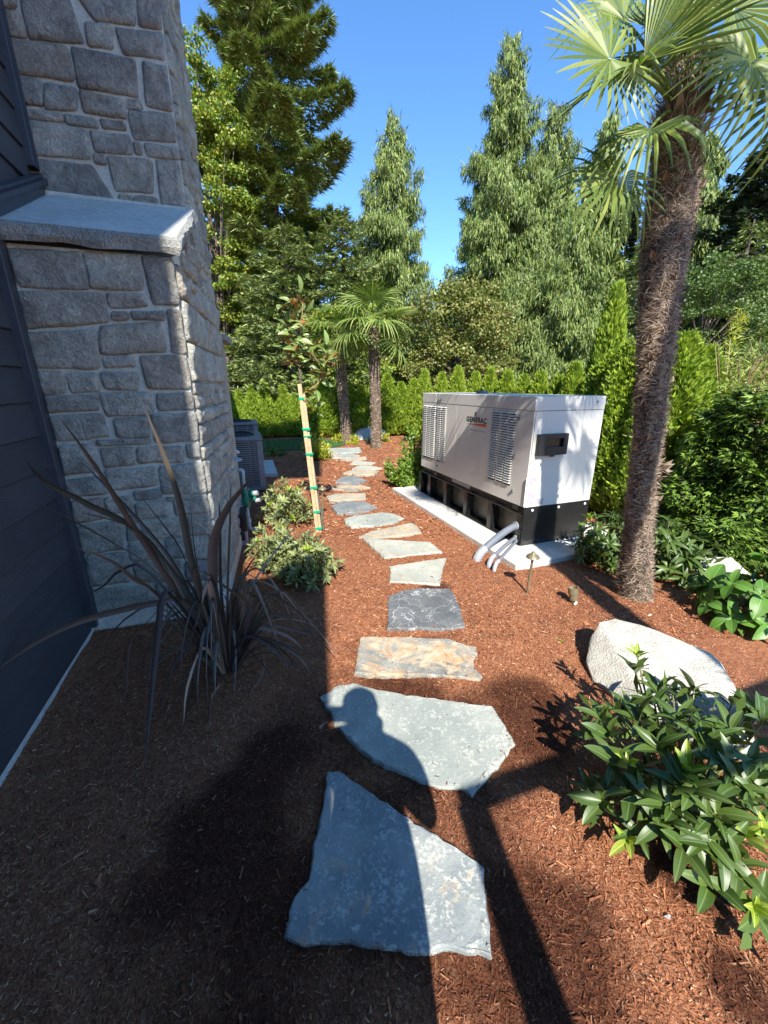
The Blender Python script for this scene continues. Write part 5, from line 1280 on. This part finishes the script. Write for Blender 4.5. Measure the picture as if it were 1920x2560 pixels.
# spears
for i in range(5):
    sp_ = MB().tube([cr - UP * .05, cr + Vector((rnd.gauss(0, .03), rnd.gauss(0, .03), .45)), cr + Vector((rnd.gauss(.05, .06), rnd.gauss(0, .06), .9))], [.018, .016, .003], 6).make("spear_leaf", M['petiole'], pt, smooth=True)
# --- a like palm just outside the frame on the right, and the two distant palms
def palm(name, base, h, rb, label, nf, R, seed, fib, boots, lean=(0, 0), grp=None, pr=.007):
    rnd = random.Random(seed); t = thing(name, base, label, "palm tree", grp); top = base + Vector((lean[0], lean[1], h))
    ln = [base - UP * .04, base.lerp(top, .33) + Vector((rnd.gauss(0, .02), 0, 0)), base.lerp(top, .66), top]
    palm_trunk(t, ln, [rb * 1.15, rb * .9, rb * .92, rb * 1.05, rb * .7], fib, boots, rnd, .08, .004)
    for i in range(nf):
        a = i * 2.39996 + rnd.gauss(0, .2); el = math.radians(70 - 115 * (i / nf) + rnd.gauss(0, 7)); L = R * rnd.uniform(.6, .85)
        d = Vector((math.cos(a) * math.cos(el), math.sin(a) * math.cos(el), math.sin(el))); hub = top + d * L
        out = Vector((math.cos(a), math.sin(a), 0)); cd = d * .8 + UP * -.25 + out * .2; nr = (UP * math.cos(el) - out * math.sin(el)) + out * .15 + UP * .2
        frond(t, top, hub, cd, nr, FAN[rnd.choice([0, 1, 1, 3])], R * rnd.uniform(.72, .95), petr=pr)
    return t
palm("fan_palm", Vector((2.12, .02, 0)), 5.15, .095, "fan palm standing just beyond the right edge of the view", 7, .52, 5, 2500, 60, lean=(.22, 0))
pb = G(941, 1120); palm("fan_palm", Vector((pb.x, pb.y, 0)), AT(941, 815, pb.y).z, .135, "taller right-hand one of the two distant fan palms, straight pale trunk", 15, .86, 6, 4200, 110, lean=(-.06, 0), pr=.010)
pa = G(868, 1102); palm("fan_palm", Vector((pa.x, pa.y, 0)), AT(846, 848, pa.y).z, .15, "shorter left-hand one of the two distant fan palms, rough leaning trunk", 16, .76, 7, 4200, 110, lean=(AT(846, 848, pa.y).x - pa.x, 0), pr=.010)

# ================================================================ BOULDERS
def boulder(name, pts, label, rough=.03, cuts=4, mat=None, grp=None, seed=0, bottom=-.08):
    bm = bmesh.new(); c = sum(pts, Vector()) / len(pts); c0 = Vector((c.x, c.y, 0))
    for p in pts: bm.verts.new(p - c0)
    bmesh.ops.convex_hull(bm, input=bm.verts)
    loose = [v for v in bm.verts if not v.link_faces]; bmesh.ops.delete(bm, geom=loose, context='VERTS')
    bmesh.ops.triangulate(bm, faces=bm.faces)
    for _ in range(cuts):
        bmesh.ops.subdivide_edges(bm, edges=[e for e in bm.edges if e.calc_length() > .035], cuts=1, smooth=.0)
        bmesh.ops.triangulate(bm, faces=[f for f in bm.faces if len(f.verts) > 3])
    for _ in range(0): bmesh.ops.smooth_vert(bm, verts=bm.verts, factor=.5, use_axis_x=True, use_axis_y=True, use_axis_z=True)
    bm.normal_update()
    mv = [(v, v.normal * (rough * 2.4 * float(fbm(v.co.x + seed, v.co.y, v.co.z, 4, 3)) + rough * .7 * float(fbm(v.co.x + seed, v.co.y, v.co.z, 18, 3)))) for v in bm.verts]
    for v, d in mv: v.co += d
    me = bpy.data.meshes.new(name); bm.to_mesh(me); bm.free(); me.materials.append(mat or M['granite']); me.shade_smooth()
    o = bpy.data.objects.new(name, me); COL.objects.link(o); o.location = c0
    m = o.modifiers.new("edges", 'EDGE_SPLIT'); m.split_angle = math.radians(50)
    return tag(o, label, "boulder", grp)
def TZ(px, py, z): return G(px, py, z)
top = [TZ(1538, 1545, .24), TZ(1500, 1556, .22), TZ(1476, 1600, .13), TZ(1466, 1650, .06), TZ(1482, 1700, .02), TZ(1535, 1742, .02), TZ(1640, 1800, .06), TZ(1880, 1900, .02), TZ(1885, 1850, .10), TZ(1866, 1765, .17), TZ(1800, 1652, .22), TZ(1775, 1630, .22), TZ(1680, 1590, .25), TZ(1600, 1560, .26)]
bot = [Vector((p.x + .02, p.y + .03, -.1)) for p in top] + [TZ(1800, 1655, .0) + Vector((-.02, -.03, 0))]
boulder("granite_boulder", top + bot, "large pale speckled granite boulder behind the foreground rhododendron", .014, 5)
bb = [TZ(1713, 1403, .14), TZ(1760, 1392, .18), TZ(1830, 1392, .17), TZ(1850, 1420, .12), TZ(1715, 1425, .03), TZ(1790, 1465, .0), TZ(1850, 1480, 0), TZ(1900, 1460, .05)]
boulder("granite_boulder", bb + [Vector((p.x + .02, p.y + .2, -.1)) for p in bb], "low shaded boulder under the broad-leaved hydrangea", .02, 3, seed=3)
bb = [TZ(878, 1096, .02), TZ(905, 1062, .36), TZ(935, 1055, .42), TZ(962, 1075, .25), TZ(975, 1098, .0), TZ(900, 1100, 0), TZ(920, 1060, .42)]
boulder("granite_boulder", bb + [Vector((p.x, p.y + .5, -.1)) for p in bb], "pale tilted boulder behind the two distant palms", .04, 3, seed=5)
g = G(1795, 1290); bb = [Vector((g.x + math.cos(a) * .35, g.y + math.sin(a) * .22, z)) for a in np.linspace(0, 6, 9) for z in (-.08, .09)]
boulder("flat_boulder", bb, "flat pale rock between the leggy rhododendron and the dark hedge", .02, 3, seed=7)
# small things lying about
o = MB(); g = G(1668, 2291, .012); 
o = mk("white_pebble", [g + Vector(v) for v in ((-.012, 0, 0), (.004, -.008, 0), (.014, .002, 0), (.0, .009, 0), (-.002, -.001, .010), (.006, .002, .008))], [(0, 1, 4), (1, 2, 5), (1, 5, 4), (2, 3, 5), (3, 0, 4), (3, 4, 5)], M['pvcw']); tag(o, "tiny white pebble in the mulch at the lower right", "pebble")
o = put("fallen_leaf", NL[0], None, loc=G(1411, 1608, .015), rot=(.3, .2, 1), scale=.05); tag(o, "small yellow fallen leaf left of the granite boulder", "leaf")
o = put("fallen_leaf", RG[0], None, loc=G(1138, 1278, PADZ + .006), rot=(.2, .1, 2.1), scale=.06); tag(o, "pale fallen leaf on the concrete pad beside the tank base", "leaf")

# ================================================================ HEDGE
def thuja_mesh(name, mat, n, h, r, seed, L=.13, Wd=.045, pw=.86, lo=.72, la=.62):
    rg = np.random.default_rng(seed)
    z = rg.random(n) ** 1.15; prof = np.clip((1 - z) ** pw, 0, 1) * (.62 + .38 * np.clip(z * 6, 0, 1))
    a = rg.uniform(0, 6.283, n)
    lump = lo + la * vnoise(np.cos(a) * 2.4 + 9 + seed, np.sin(a) * 2.4 + 9, z * 7, 1.3) 
    dep = 1 - .5 * rg.random(n) ** 2.2
    rr = r * prof * lump * dep + .01
    c = np.stack([np.cos(a) * rr, np.sin(a) * rr, z * h * .97 + .02], 1)
    d = np.stack([np.cos(a) * .55, np.sin(a) * .55, np.full(n, 1.0)], 1) + rg.normal(0, .28, (n, 3))
    tg = np.stack([-np.sin(a), np.cos(a), 0 * a], 1); nrm = tg * rg.normal(0, 1, n)[:, None] + np.stack([np.cos(a), np.sin(a), .3 + 0 * a], 1) * .8
    Vs = []
    for k in range(3):      # each spray: three narrow lobes
        dd = d + tg * (k - 1) * .42
        V, F = kites(c, dd, nrm, L * rg.uniform(.6, 1.2, n) * (1 if k == 1 else .8), Wd * .7 * rg.uniform(.7, 1.3, n), .55, .1); Vs.append(V)
    V = np.concatenate(Vs); F = np.arange(len(V)).reshape(-1, 4)
    return npmesh(name, V, F, mat)
TH = [thuja_mesh("crown", M['thuja'], 6000, 1.0, .30, s, .060, .020) for s in (1, 2, 3)]
THB = [thuja_mesh("crown", M['thuja'], 12000, 1.0, .235, s, .040, .013, .6) for s in (4, 5)]
trm = MB().tube([(0, 0, -.03), (0, 0, .5), (0, 0, .9)], [.03, .02, .006], 6); trme = bpy.data.meshes.new("trunk"); trme.from_pydata(trm.v, [], trm.f); trme.materials.append(M['bark'])
def thuja(x, y, h, mesh, label, grp, wk=1.0, rnd=random.Random(5)):
    t = thing("arborvitae", Vector((x, y, 0)), label, "hedge tree", grp)
    put("crown", mesh, t, rot=(0, 0, rnd.uniform(0, 6.28)), scale=(h * wk, h * wk, h)); put("trunk", trme, t, scale=(.8, .8, h))
    return t
rnd = random.Random(17)
# back row, read off the tree tops in the photograph
tops = [(540,1000),(575,985),(597,975),(627,968),(660,958),(705,965),(735,985),(772,972),(808,955),(838,975),(872,960),(905,965),(935,955),(968,938),(1003,958),(1035,950)]
where = ["leftmost one, cut by the chimney", "second from the chimney", "third from the chimney", "fourth from the chimney", "tall one left of the magnolia", "behind the magnolia's left leaves", "short one behind the stake top", "just right of the stake",
         "tall one right of the magnolia", "left of the left distant palm", "behind the left distant palm", "between the two distant palms", "behind the right distant palm", "just right of the right distant palm", "second right of the right distant palm", "left of the generator's far top corner"]
for i, (px, py) in enumerate(tops):
    Yv = 14.3 - .10 * max(0, (960 - px) / 100) * 2; p = AT(px, py, Yv + rnd.uniform(-.2, .2)); 
    thuja(p.x, p.y, p.z, TH[i % 3], "bright green arborvitae in the back hedge row, " + where[i], "arborvitae hedge at the back of the garden", 1.05 if px < 760 else 1.2)
# right-hand row behind the generator and palm
rrow = [(1062,928,12.4,1.0),(1105,935,11.3,1.0),(1146,920,10.4,1.0),(1190,935,9.6,1.0),(1228,925,8.9,1.0),(1270,930,8.3,1.0),(1312,942,7.8,1.0),(1352,935,7.4,1.0),(1398,945,7.0,1.0),(1440,915,6.6,1.0),(1490,925,6.2,1.0)]
wr = ["left of the generator's far roof corner", "above the generator's far louvres", "second above the far louvres", "above the printed brand name", "right of the brand name", "above the near louvres", "right above the near louvres", "above the generator's near roof corner", "above the control panel", "tall one above the end's right half", "short one near the end's right corner"]
for i, (px, py, Yv, k) in enumerate(rrow):
    p = AT(px, py, Yv); thuja(p.x, p.y, p.z, TH[i % 3], "bright green arborvitae rising behind the generator, " + wr[i], "arborvitae hedge behind the generator", .82)
for i, (px, py, Yv, L_, wk, msh) in enumerate([(1545, 880, 5.85, "dense arborvitae filling the gap between generator and tall palm", 1.25, THB[0]), (1595, 850, 5.3, "arborvitae half hidden behind the tall palm trunk", 1.15, THB[1]),
        (1712, 838, 4.75, "tall bright arborvitae immediately right of the tall palm trunk", 1.12, THB[0]), (1775, 870, 4.9, "arborvitae beside the dry bamboo canes", .9, THB[1])]):
    p = AT(px, py, Yv); thuja(p.x, p.y, p.z, msh, L_, "arborvitae hedge on the right", wk)
p = AT(1548, 712, 7.2); thuja(p.x, p.y, p.z, THB[1], "narrow yellow-green conifer spire rising above the hedge left of the tall palm", "arborvitae hedge on the right", .55)
# bamboo: dry canes and green top
bb0 = Vector((4.35, 4.95, 0)); bam = thing("bamboo_clump", bb0, "bamboo clump of dry brown canes with a pale green leafy top, far right", "bamboo")
rg = np.random.default_rng(9); cn = MB()
for i in range(170):
    x, y = bb0.x + rg.uniform(-.55, 1.2), bb0.y + rg.uniform(-.35, .35); h = rg.uniform(1.2, 2.2)
    cn.tube([(x, y, 0), (x + rg.normal(0, .06), y + rg.normal(0, .05), h * .6), (x + rg.normal(0, .16), y + rg.normal(0, .14), h)], [.007, .006, .003], 4, cap=False)
o = cn.make("cane_mass", M['cane'], bam); o['kind'] = 'stuff'
n = 5200; c = np.stack([rg.uniform(-.6, 1.25, n), rg.uniform(-.42, .42, n), 1.72 + rg.normal(0, .22, n)], 1); dn = rg.random(n) < .3; c[dn, 2] = rg.uniform(.5, 1.7, dn.sum())
V, F = kites(c, rdir(n, rg, -.1) * [1, 1, .6], rdir(n, rg, 1), rg.uniform(.06, .14, n), rg.uniform(.008, .016, n), .35)
put("foliage", npmesh("foliage", V, F, M['bamboo']), bam)
n = 1500; c = np.stack([rg.uniform(-.55, 1.2, n), rg.uniform(-.45, .2, n), rg.uniform(.2, 1.7, n)], 1)
V, F = kites(c, rdir(n, rg, -.6), rdir(n, rg, 0), rg.uniform(.08, .2, n), rg.uniform(.004, .009, n), .35); put("dry_leaves", npmesh("dry_leaves", V, F, M['cane']), bam)
# two thin shoots standing above the bamboo
for px0, py0, px1, py1, hh in ((1825, 880, 1850, 790, 260), ):
    b0 = AT(px0, py0, 5.0); b1 = AT(px1 + 5, py1 - 10, 5.0); o = MB().tube([b0 - UP * .8, b0, b1], [.008, .006, .002], 5).make("shoot", M['bamboo'], bam)
    n = 260; u = rg.random(n); c = np.array(b0[:]) + (np.array(b1[:]) - np.array(b0[:])) * u[:, None] + rg.normal(0, .03, (n, 3)) - np.array(wloc(bam))
    V, F = kites(c, rdir(n, rg, .5), rdir(n, rg, 0), rg.uniform(.05, .11, n), .010, .35); put("shoot_leaves", npmesh("shoot_leaves", V, F, M['golden']), bam)

# ================================================================ TREES BEYOND THE HEDGE
def spikes(c, d, n, L, Wd):
    """narrow needle sprays: one triangle each"""
    d = d / np.linalg.norm(d, axis=1, keepdims=True); s = np.cross(d, n); s /= np.linalg.norm(s, axis=1, keepdims=True) + 1e-9
    V = np.stack([c + s * Wd[:, None] / 2, c - s * Wd[:, None] / 2 + d * L[:, None] * .12, c + d * L[:, None]], 1).reshape(-1, 3)
    return V, np.arange(len(V)).reshape(-1, 3)
def branch_conifer(name, x, y, H, R, mat, label, seed, kind='fir', nb=260, per=150, z0=.6, grp=None, prof=None, L=.34, Wd=.085, trunk_r=.28, lean=0, rag=1.0):
    rg = np.random.default_rng(seed); rnd = random.Random(seed)
    t = thing(name, Vector((x, y, 0)), label, "tree", grp)
    MB().tube([(x, y, -.1), (x + lean * .3, y, H * .4), (x + lean * .8, y, H * .8), (x + lean, y, H * .985)], [trunk_r, trunk_r * .7, trunk_r * .25, .02], 8).make("trunk", M['bark'], t)
    zs = z0 + (H * .985 - z0) * (np.arange(nb) + .5) / nb; zf = (zs - z0) / (H - z0)
    pr = prof(zf) if prof is not None else (1 - zf) ** .8
    az = np.arange(nb) * 2.39996 + rg.normal(0, .4, nb)
    lump = .48 + rag * vnoise(np.cos(az) * 1.9 + 5, np.sin(az) * 1.9 + 5, zs * .6, 1.0)
    Lb = R * pr * lump * rg.uniform(.62, 1.22, nb) + .12
    lm = MB()
    if kind == 'fir': rise, sag, up_ = .10, .55, .38
    else: rise, sag, up_ = .25, .55, .30
    def curve(s, Lb_): return rise * s * Lb_ - sag * Lb_ * s ** 1.4 + up_ * Lb_ * s ** 3
    for i in range(0, nb):
        if Lb[i] < .6: continue
        ca, sa = math.cos(az[i]), math.sin(az[i]); zf_ = zs[i] / H
        lm.tube([(x + lean * zf_ + ca * Lb[i] * s, y + sa * Lb[i] * s, zs[i] + float(curve(s, Lb[i]))) for s in (0, .35, .7, .96)], [.035 * trunk_r / .28 + .01, .03, .018, .006], 4, cap=False)
    lm.make("limbs", M['bark'], t)
    wgt = Lb ** 1.45; cnt = np.maximum(6, (nb * per * wgt / wgt.sum())).astype(int)
    bi = np.repeat(np.arange(nb), cnt); n = len(bi); s = rg.uniform(.12, 1.02, n) ** .75; Lbb = Lb[bi]; ca, sa = np.cos(az[bi]), np.sin(az[bi])
    side = rg.choice([-1, 1], n) * rg.random(n) ** .8; wfan = (.42 * (1 - s) + .10) * Lbb * side + rg.normal(0, .03, n)
    cx = ca * Lbb * s - sa * wfan; cy = sa * Lbb * s + ca * wfan; cz = zs[bi] + curve(s, Lbb) - np.abs(wfan) * (.30 if kind == 'fir' else .15)
    px = cx + lean * zs[bi] / H
    if kind == 'fir':
        d = np.stack([ca * .8 - sa * np.sign(side) * .75, sa * .8 + ca * np.sign(side) * .75, rg.normal(-.12, .28, n)], 1) + rg.normal(0, .22, (n, 3))
        cz += rg.normal(0, .05, n)
        c = np.stack([px, cy, cz], 1)
        Vs = []
        nrm = rg.normal(0, .5, (n, 3)) + [0, 0, 1]
        for k in (-1, 0, 1):
            tg = np.cross(d, nrm); V, F = spikes(c, d + tg * k * .55, nrm, L * rg.uniform(.5, 1.1, n) * (1 if k == 0 else .7), Wd * rg.uniform(.8, 1.5, n)); Vs.append(V)
        V = np.concatenate(Vs)
    else:
        hang = rg.uniform(0, 1, n) ** 1.5 * (.22 + .16 * Lbb); cz -= hang
        c = np.stack([px, cy, cz], 1); Vs = []
        for k in range(2):
            d = np.stack([ca * .22, sa * .22, np.full(n, -1.0)], 1) + rg.normal(0, .24, (n, 3)); up_tip = rg.random(n) < .18; d[up_tip, 2] *= -.7; d[up_tip, :2] *= 2.2
            nrm = rg.normal(0, 1, (n, 3)) + np.stack([ca, sa, 0 * ca], 1) * 1.4
            V, F = spikes(c + rg.normal(0, .07, (n, 3)), d, nrm, L * rg.uniform(.6, 1.3, n), Wd * rg.uniform(1.0, 2.0, n)); Vs.append(V)
        V = np.concatenate(Vs)
    F = np.arange(len(V)).reshape(-1, 3)
    put("crown", npmesh("crown", V, F, mat, 3), t); return t
def broadleaf(name, x, y, zc, rx, ry, rz, mat, label, seed, nc=120, per=160, L=.17, Wd=.13, grp=None, base_r=.12, spread=.28, droop=0):
    rg = np.random.default_rng(seed); t = thing(name, Vector((x, y, 0)), label, "tree", grp)
    u = rdir(nc, rg); u[:, 2] *= 1; k = rg.uniform(.35, 1.05, nc) ** .6
    ctr = u * k[:, None] * np.array([rx, ry, rz]) + np.array([0, 0, zc]); ctr[:, 2] = np.maximum(ctr[:, 2], .3)
    lb = MB(); lb.tube([(x, y, -.1), (x + rg.normal(0, .1), y, zc * .5), (x, y, zc), (x, y, zc + rz * .6)], [base_r, base_r * .8, base_r * .5, .02], 7)
    lb.make("trunk", M['bark'], t)
    li = MB()
    for i in range(0, nc, 5):
        p = ctr[i]; z_ = max(.4, zc - rz * .5 + .4 * (p[2] - zc)); li.tube([(x, y, z_), (x + p[0] * .5, y + p[1] * .5, (z_ + p[2]) / 2 + .1), (x + p[0], y + p[1], p[2])], [base_r * .35, base_r * .22, .01], 4, cap=False)
    li.make("limbs", M['bark'], t)
    n = nc * per; ci = rg.integers(0, nc, n); cr_ = rg.uniform(.6, 1.3, nc)
    off = rdir(n, rg) * (rg.random(n) ** .45)[:, None] * np.array([1.25, 1.25, .62]) * (spread * 2.0 * cr_[ci])[:, None] * (rx + rz) / 4
    c = ctr[ci] + off; c[:, 2] = np.maximum(c[:, 2], .1)
    d = rdir(n, rg, -.25 - droop); nrm = rdir(n, rg, 1.0)
    V, F = kites(c, d, nrm, L * rg.uniform(.6, 1.2, n), Wd * rg.uniform(.6, 1.2, n), .45, .12)
    put("crown", npmesh("crown", V, F, mat), t); return t
firprof = lambda zf: np.where(zf < .15, .75 + zf * 1.6, (1 - (zf - .15) / .85) ** .62)
def at_x(px, py, Y): return AT(px, py, Y).x
branch_conifer("douglas_fir", at_x(685, 400, 22), 22, 27.0, 3.7, M['fir'], "huge dark fir left of centre whose top leaves the frame", 101, 'fir', 150, 560, 3.0, prof=firprof, L=.44, Wd=.052, trunk_r=.42, lean=-.9, rag=1.1)
p = AT(983, 262, 24); branch_conifer("red_cedar", p.x, 24, p.z, 4.1, M['cedar'], "pointed light green cedar in the middle, right of the huge fir", 102, 'cedar', 210, 330, .5, prof=lambda z: (1 - z) ** .85, L=.28, Wd=.038)
p = AT(1280, 70, 26); branch_conifer("red_cedar", p.x, 26, p.z, 3.5, M['cedar'], "tallest drooping cedar, above the generator", 103, 'cedar', 220, 340, .6, prof=lambda z: (1 - z) ** .62, L=.30, Wd=.04)
p = AT(1395, 240, 27); branch_conifer("red_cedar", p.x, 27, p.z, 3.3, M['cedar'], "second cedar joined to the right side of the tallest one", 104, 'cedar', 170, 290, .6, prof=lambda z: (1 - z) ** .55, L=.30, Wd=.04)
p = AT(1530, 270, 27); branch_conifer("red_cedar", p.x, 27, p.z, 2.6, M['cedar'], "slim cedar between the tallest cedars and the palm trunk", 105, 'cedar', 160, 210, .6, prof=lambda z: (1 - z) ** .7, L=.42, Wd=.075)
p = AT(1775, 320, 25); branch_conifer("red_cedar", p.x, 25, p.z, 3.0, M['cedar'], "cedar showing to the right of the palm's upper trunk", 106, 'cedar', 160, 240, .6, prof=lambda z: (1 - z) ** .55, L=.40, Wd=.075)
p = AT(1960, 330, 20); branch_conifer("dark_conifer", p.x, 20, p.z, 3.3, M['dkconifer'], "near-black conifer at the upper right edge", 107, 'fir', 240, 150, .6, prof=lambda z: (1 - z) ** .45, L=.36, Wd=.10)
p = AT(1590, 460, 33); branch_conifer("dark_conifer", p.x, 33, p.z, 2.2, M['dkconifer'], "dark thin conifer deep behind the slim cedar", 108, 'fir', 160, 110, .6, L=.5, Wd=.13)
for (px, py, Yv, rr, sd_, L_) in ((1930, 960, 3.75, .52, 151, "dark conifer at the right edge above the hydrangea"), (1862, 1170, 3.9, .50, 152, "low dark conifer with pale tips left of the right edge conifer")):
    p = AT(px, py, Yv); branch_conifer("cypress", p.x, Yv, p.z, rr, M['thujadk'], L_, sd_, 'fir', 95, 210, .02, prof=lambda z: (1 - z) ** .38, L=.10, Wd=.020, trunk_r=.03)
# maple left of the fir: tall column of lobes
xm = at_x(520, 500, 19)
broadleaf("bigleaf_maple", xm, 19, 7.2, 2.0, 1.8, 7.0, M['maple'], "tall yellow-green maple between the chimney and the huge fir", 111, 300, 260, .115, .10, spread=.085, base_r=.2)
broadleaf("vine_maple", at_x(1150, 830, 17), 17, 3.4, 2.2, 1.6, 2.3, M['rusty'], "rounded brownish green small tree below the tallest cedar", 112, 120, 170, .12, .10, spread=.20)
broadleaf("alder_tree", at_x(1775, 760, 15), 15, 3.6, 2.6, 1.8, 2.2, M['hardwood'], "dark green leafy tree right of the palm trunk above the hedge", 113, 150, 150, .10, .075, spread=.15)
branch_conifer("hemlock", at_x(1850, 700, 17), 17, 7.6, 2.6, M['fir'], "feathery green hemlock above the bamboo at the right", 121, 'fir', 120, 190, .5, prof=lambda z: (1 - z) ** .6, L=.26, Wd=.04)
branch_conifer("red_cedar", at_x(1290, 850, 20), 20, 6.6, 2.4, M['cedar'], "short light cedar behind the hedge above the generator roof", 114, 'cedar', 110, 260, .4, prof=lambda z: (1 - z) ** .6, L=.24, Wd=.034)
branch_conifer("red_cedar", at_x(1430, 760, 19), 19, 8.6, 2.5, M['cedar'], "mid-height light cedar between the tallest cedars and the palm trunk", 115, 'cedar', 130, 260, .4, prof=lambda z: (1 - z) ** .6, L=.24, Wd=.034)
branch_conifer("hemlock", at_x(1600, 760, 20), 20, 8.0, 2.4, M['fir'], "dark feathery hemlock directly behind the palm trunk", 122, 'fir', 110, 180, .4, prof=lambda z: (1 - z) ** .6, L=.28, Wd=.045)
broadleaf("hazel_tree", at_x(870, 850, 16.5), 16.5, 2.6, 1.9, 1.2, 2.2, M['maple'], "fresh green hazel behind the two distant palms", 116, 100, 150, .13, .11, spread=.2)
broadleaf("hazel_tree", at_x(1120, 740, 21), 21, 3.0, 1.6, 1.4, 3.2, M['hardwood'], "thin leafy tree at the sky gap between the cedars", 117, 80, 90, .15, .12, spread=.16)
branch_conifer("hemlock", at_x(860, 700, 19), 19, 8.6, 3.0, M['fir'], "mid-height hemlock with spreading sprays right of the fir's foot", 118, 'fir', 130, 230, .5, prof=lambda z: (1 - z) ** .5, L=.30, Wd=.045)
branch_conifer("hemlock", at_x(720, 750, 18), 18, 7.8, 3.0, M['fir'], "mid-height hemlock in front of the fir's trunk", 119, 'fir', 130, 230, .5, prof=lambda z: (1 - z) ** .5, L=.30, Wd=.045)
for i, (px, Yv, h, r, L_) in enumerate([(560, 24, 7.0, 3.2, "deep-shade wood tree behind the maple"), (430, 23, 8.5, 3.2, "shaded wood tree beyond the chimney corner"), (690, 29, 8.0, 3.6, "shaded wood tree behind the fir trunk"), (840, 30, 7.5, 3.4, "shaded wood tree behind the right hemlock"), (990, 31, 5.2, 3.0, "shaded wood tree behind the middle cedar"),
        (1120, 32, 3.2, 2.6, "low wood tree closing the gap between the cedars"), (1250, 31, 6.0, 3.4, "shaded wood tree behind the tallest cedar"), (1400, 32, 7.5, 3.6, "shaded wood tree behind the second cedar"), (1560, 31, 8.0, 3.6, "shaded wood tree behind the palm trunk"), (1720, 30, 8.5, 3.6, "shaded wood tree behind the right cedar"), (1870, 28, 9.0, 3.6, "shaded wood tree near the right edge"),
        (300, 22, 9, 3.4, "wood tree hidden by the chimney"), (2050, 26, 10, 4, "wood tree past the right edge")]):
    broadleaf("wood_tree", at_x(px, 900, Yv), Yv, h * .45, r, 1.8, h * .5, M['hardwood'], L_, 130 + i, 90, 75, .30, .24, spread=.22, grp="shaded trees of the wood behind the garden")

# ================================================================ THE PHOTOGRAPHER (beside the lens, outside the frame; casts the long shadow)
def skin_mesh(name, J, E, mat, parent=None, root=0):
    me = bpy.data.meshes.new(name); me.from_pydata([j[:3] for j in J], E, []); me.materials.append(mat)
    o = bpy.data.objects.new(name, me); COL.objects.link(o)
    if parent: o.parent = parent
    o.modifiers.new("skin", 'SKIN'); sv = me.skin_vertices[0].data
    for i, j in enumerate(J): sv[i].radius = (j[3], j[4] if len(j) > 4 else j[3]); sv[i].use_root = (i == root)
    s_ = o.modifiers.new("sub", 'SUBSURF'); s_.levels = 2; s_.render_levels = 2
    return o
PX, PYY = .155, -.09
per = thing("person", Vector((PX, PYY, 0)), "standing photographer in dark clothes holding a phone beside the lens", "person")
J = [(-.02, 0, .98, .18, .115), (-.02, .01, 1.15, .165, .10), (0, .0, 1.32, .155, .11), (0, 0, 1.46, .15, .09), (-.01, .0, 1.54, .115, .07), (0, .0, 1.61, .10, .08), (0, .015, 1.70, .082, .098), (0, .01, 1.775, .062, .08),
     (-.11, 0, .86, .10), (-.14, .02, .50, .085), (-.14, 0, .12, .055), (-.15, .03, .045, .045), (-.155, .15, .035, .04, .03),
     (.03, 0, .86, .10), (.0, .01, .50, .085), (-.01, 0, .12, .055), (.0, .03, .045, .045), (.005, .15, .035, .04, .03),
     (.19, 0, 1.44, .06), (.225, -.01, 1.17, .046), (.02, .06, 1.40, .034), (-.085, .055, 1.575, .028),
     (-.19, 0, 1.49, .075), (-.33, -.02, 1.20, .046), (-.31, .04, 1.42, .034), (-.225, .05, 1.575, .028)]
E = [(0, 1), (1, 2), (2, 3), (3, 4), (4, 5), (5, 6), (6, 7), (0, 8), (8, 9), (9, 10), (10, 11), (11, 12), (0, 13), (13, 14), (14, 15), (15, 16), (16, 17), (3, 18), (18, 19), (19, 20), (20, 21), (3, 22), (22, 23), (23, 24), (24, 25)]
skin_mesh("body", J, E, M['cloth'], per)
hd_ = MB().lathe(Vector((PX, PYY - .012, 1.66)), [(.05, -.02), (.086, .03), (.098, .08), (.09, .13), (.06, .165), (.01, .18)], 18); hd_.make("hair", M['ink'], per, smooth=True)
for hx in (-.09, -.235):
    for k in range(4):
        b = Vector((PX + hx, PYY + .055, 1.58 + .018 * k)); MB().tube([b, b + Vector((.02 if hx < -.2 else -.02, .018, .012)), b + Vector((.045 if hx < -.2 else -.045, .02, .014))], [.010, .009, .007], 7).make("finger", M['skin'], per, smooth=True)
ph = MB().quadbox(Vector((-.075, -.016, 1.565)), (.15, 0, 0), Vector((0, -.009, .0)), Vector((0, -.0, .10))); pho = ph.make("phone", M['black'], None, bevel=.006); tag(pho, "black phone held at the viewpoint by the photographer", "phone")

print("objects", len(bpy.data.objects), "unique tris", sum(sum(max(1, p.loop_total - 2) for p in m.polygons) for m in bpy.data.meshes))
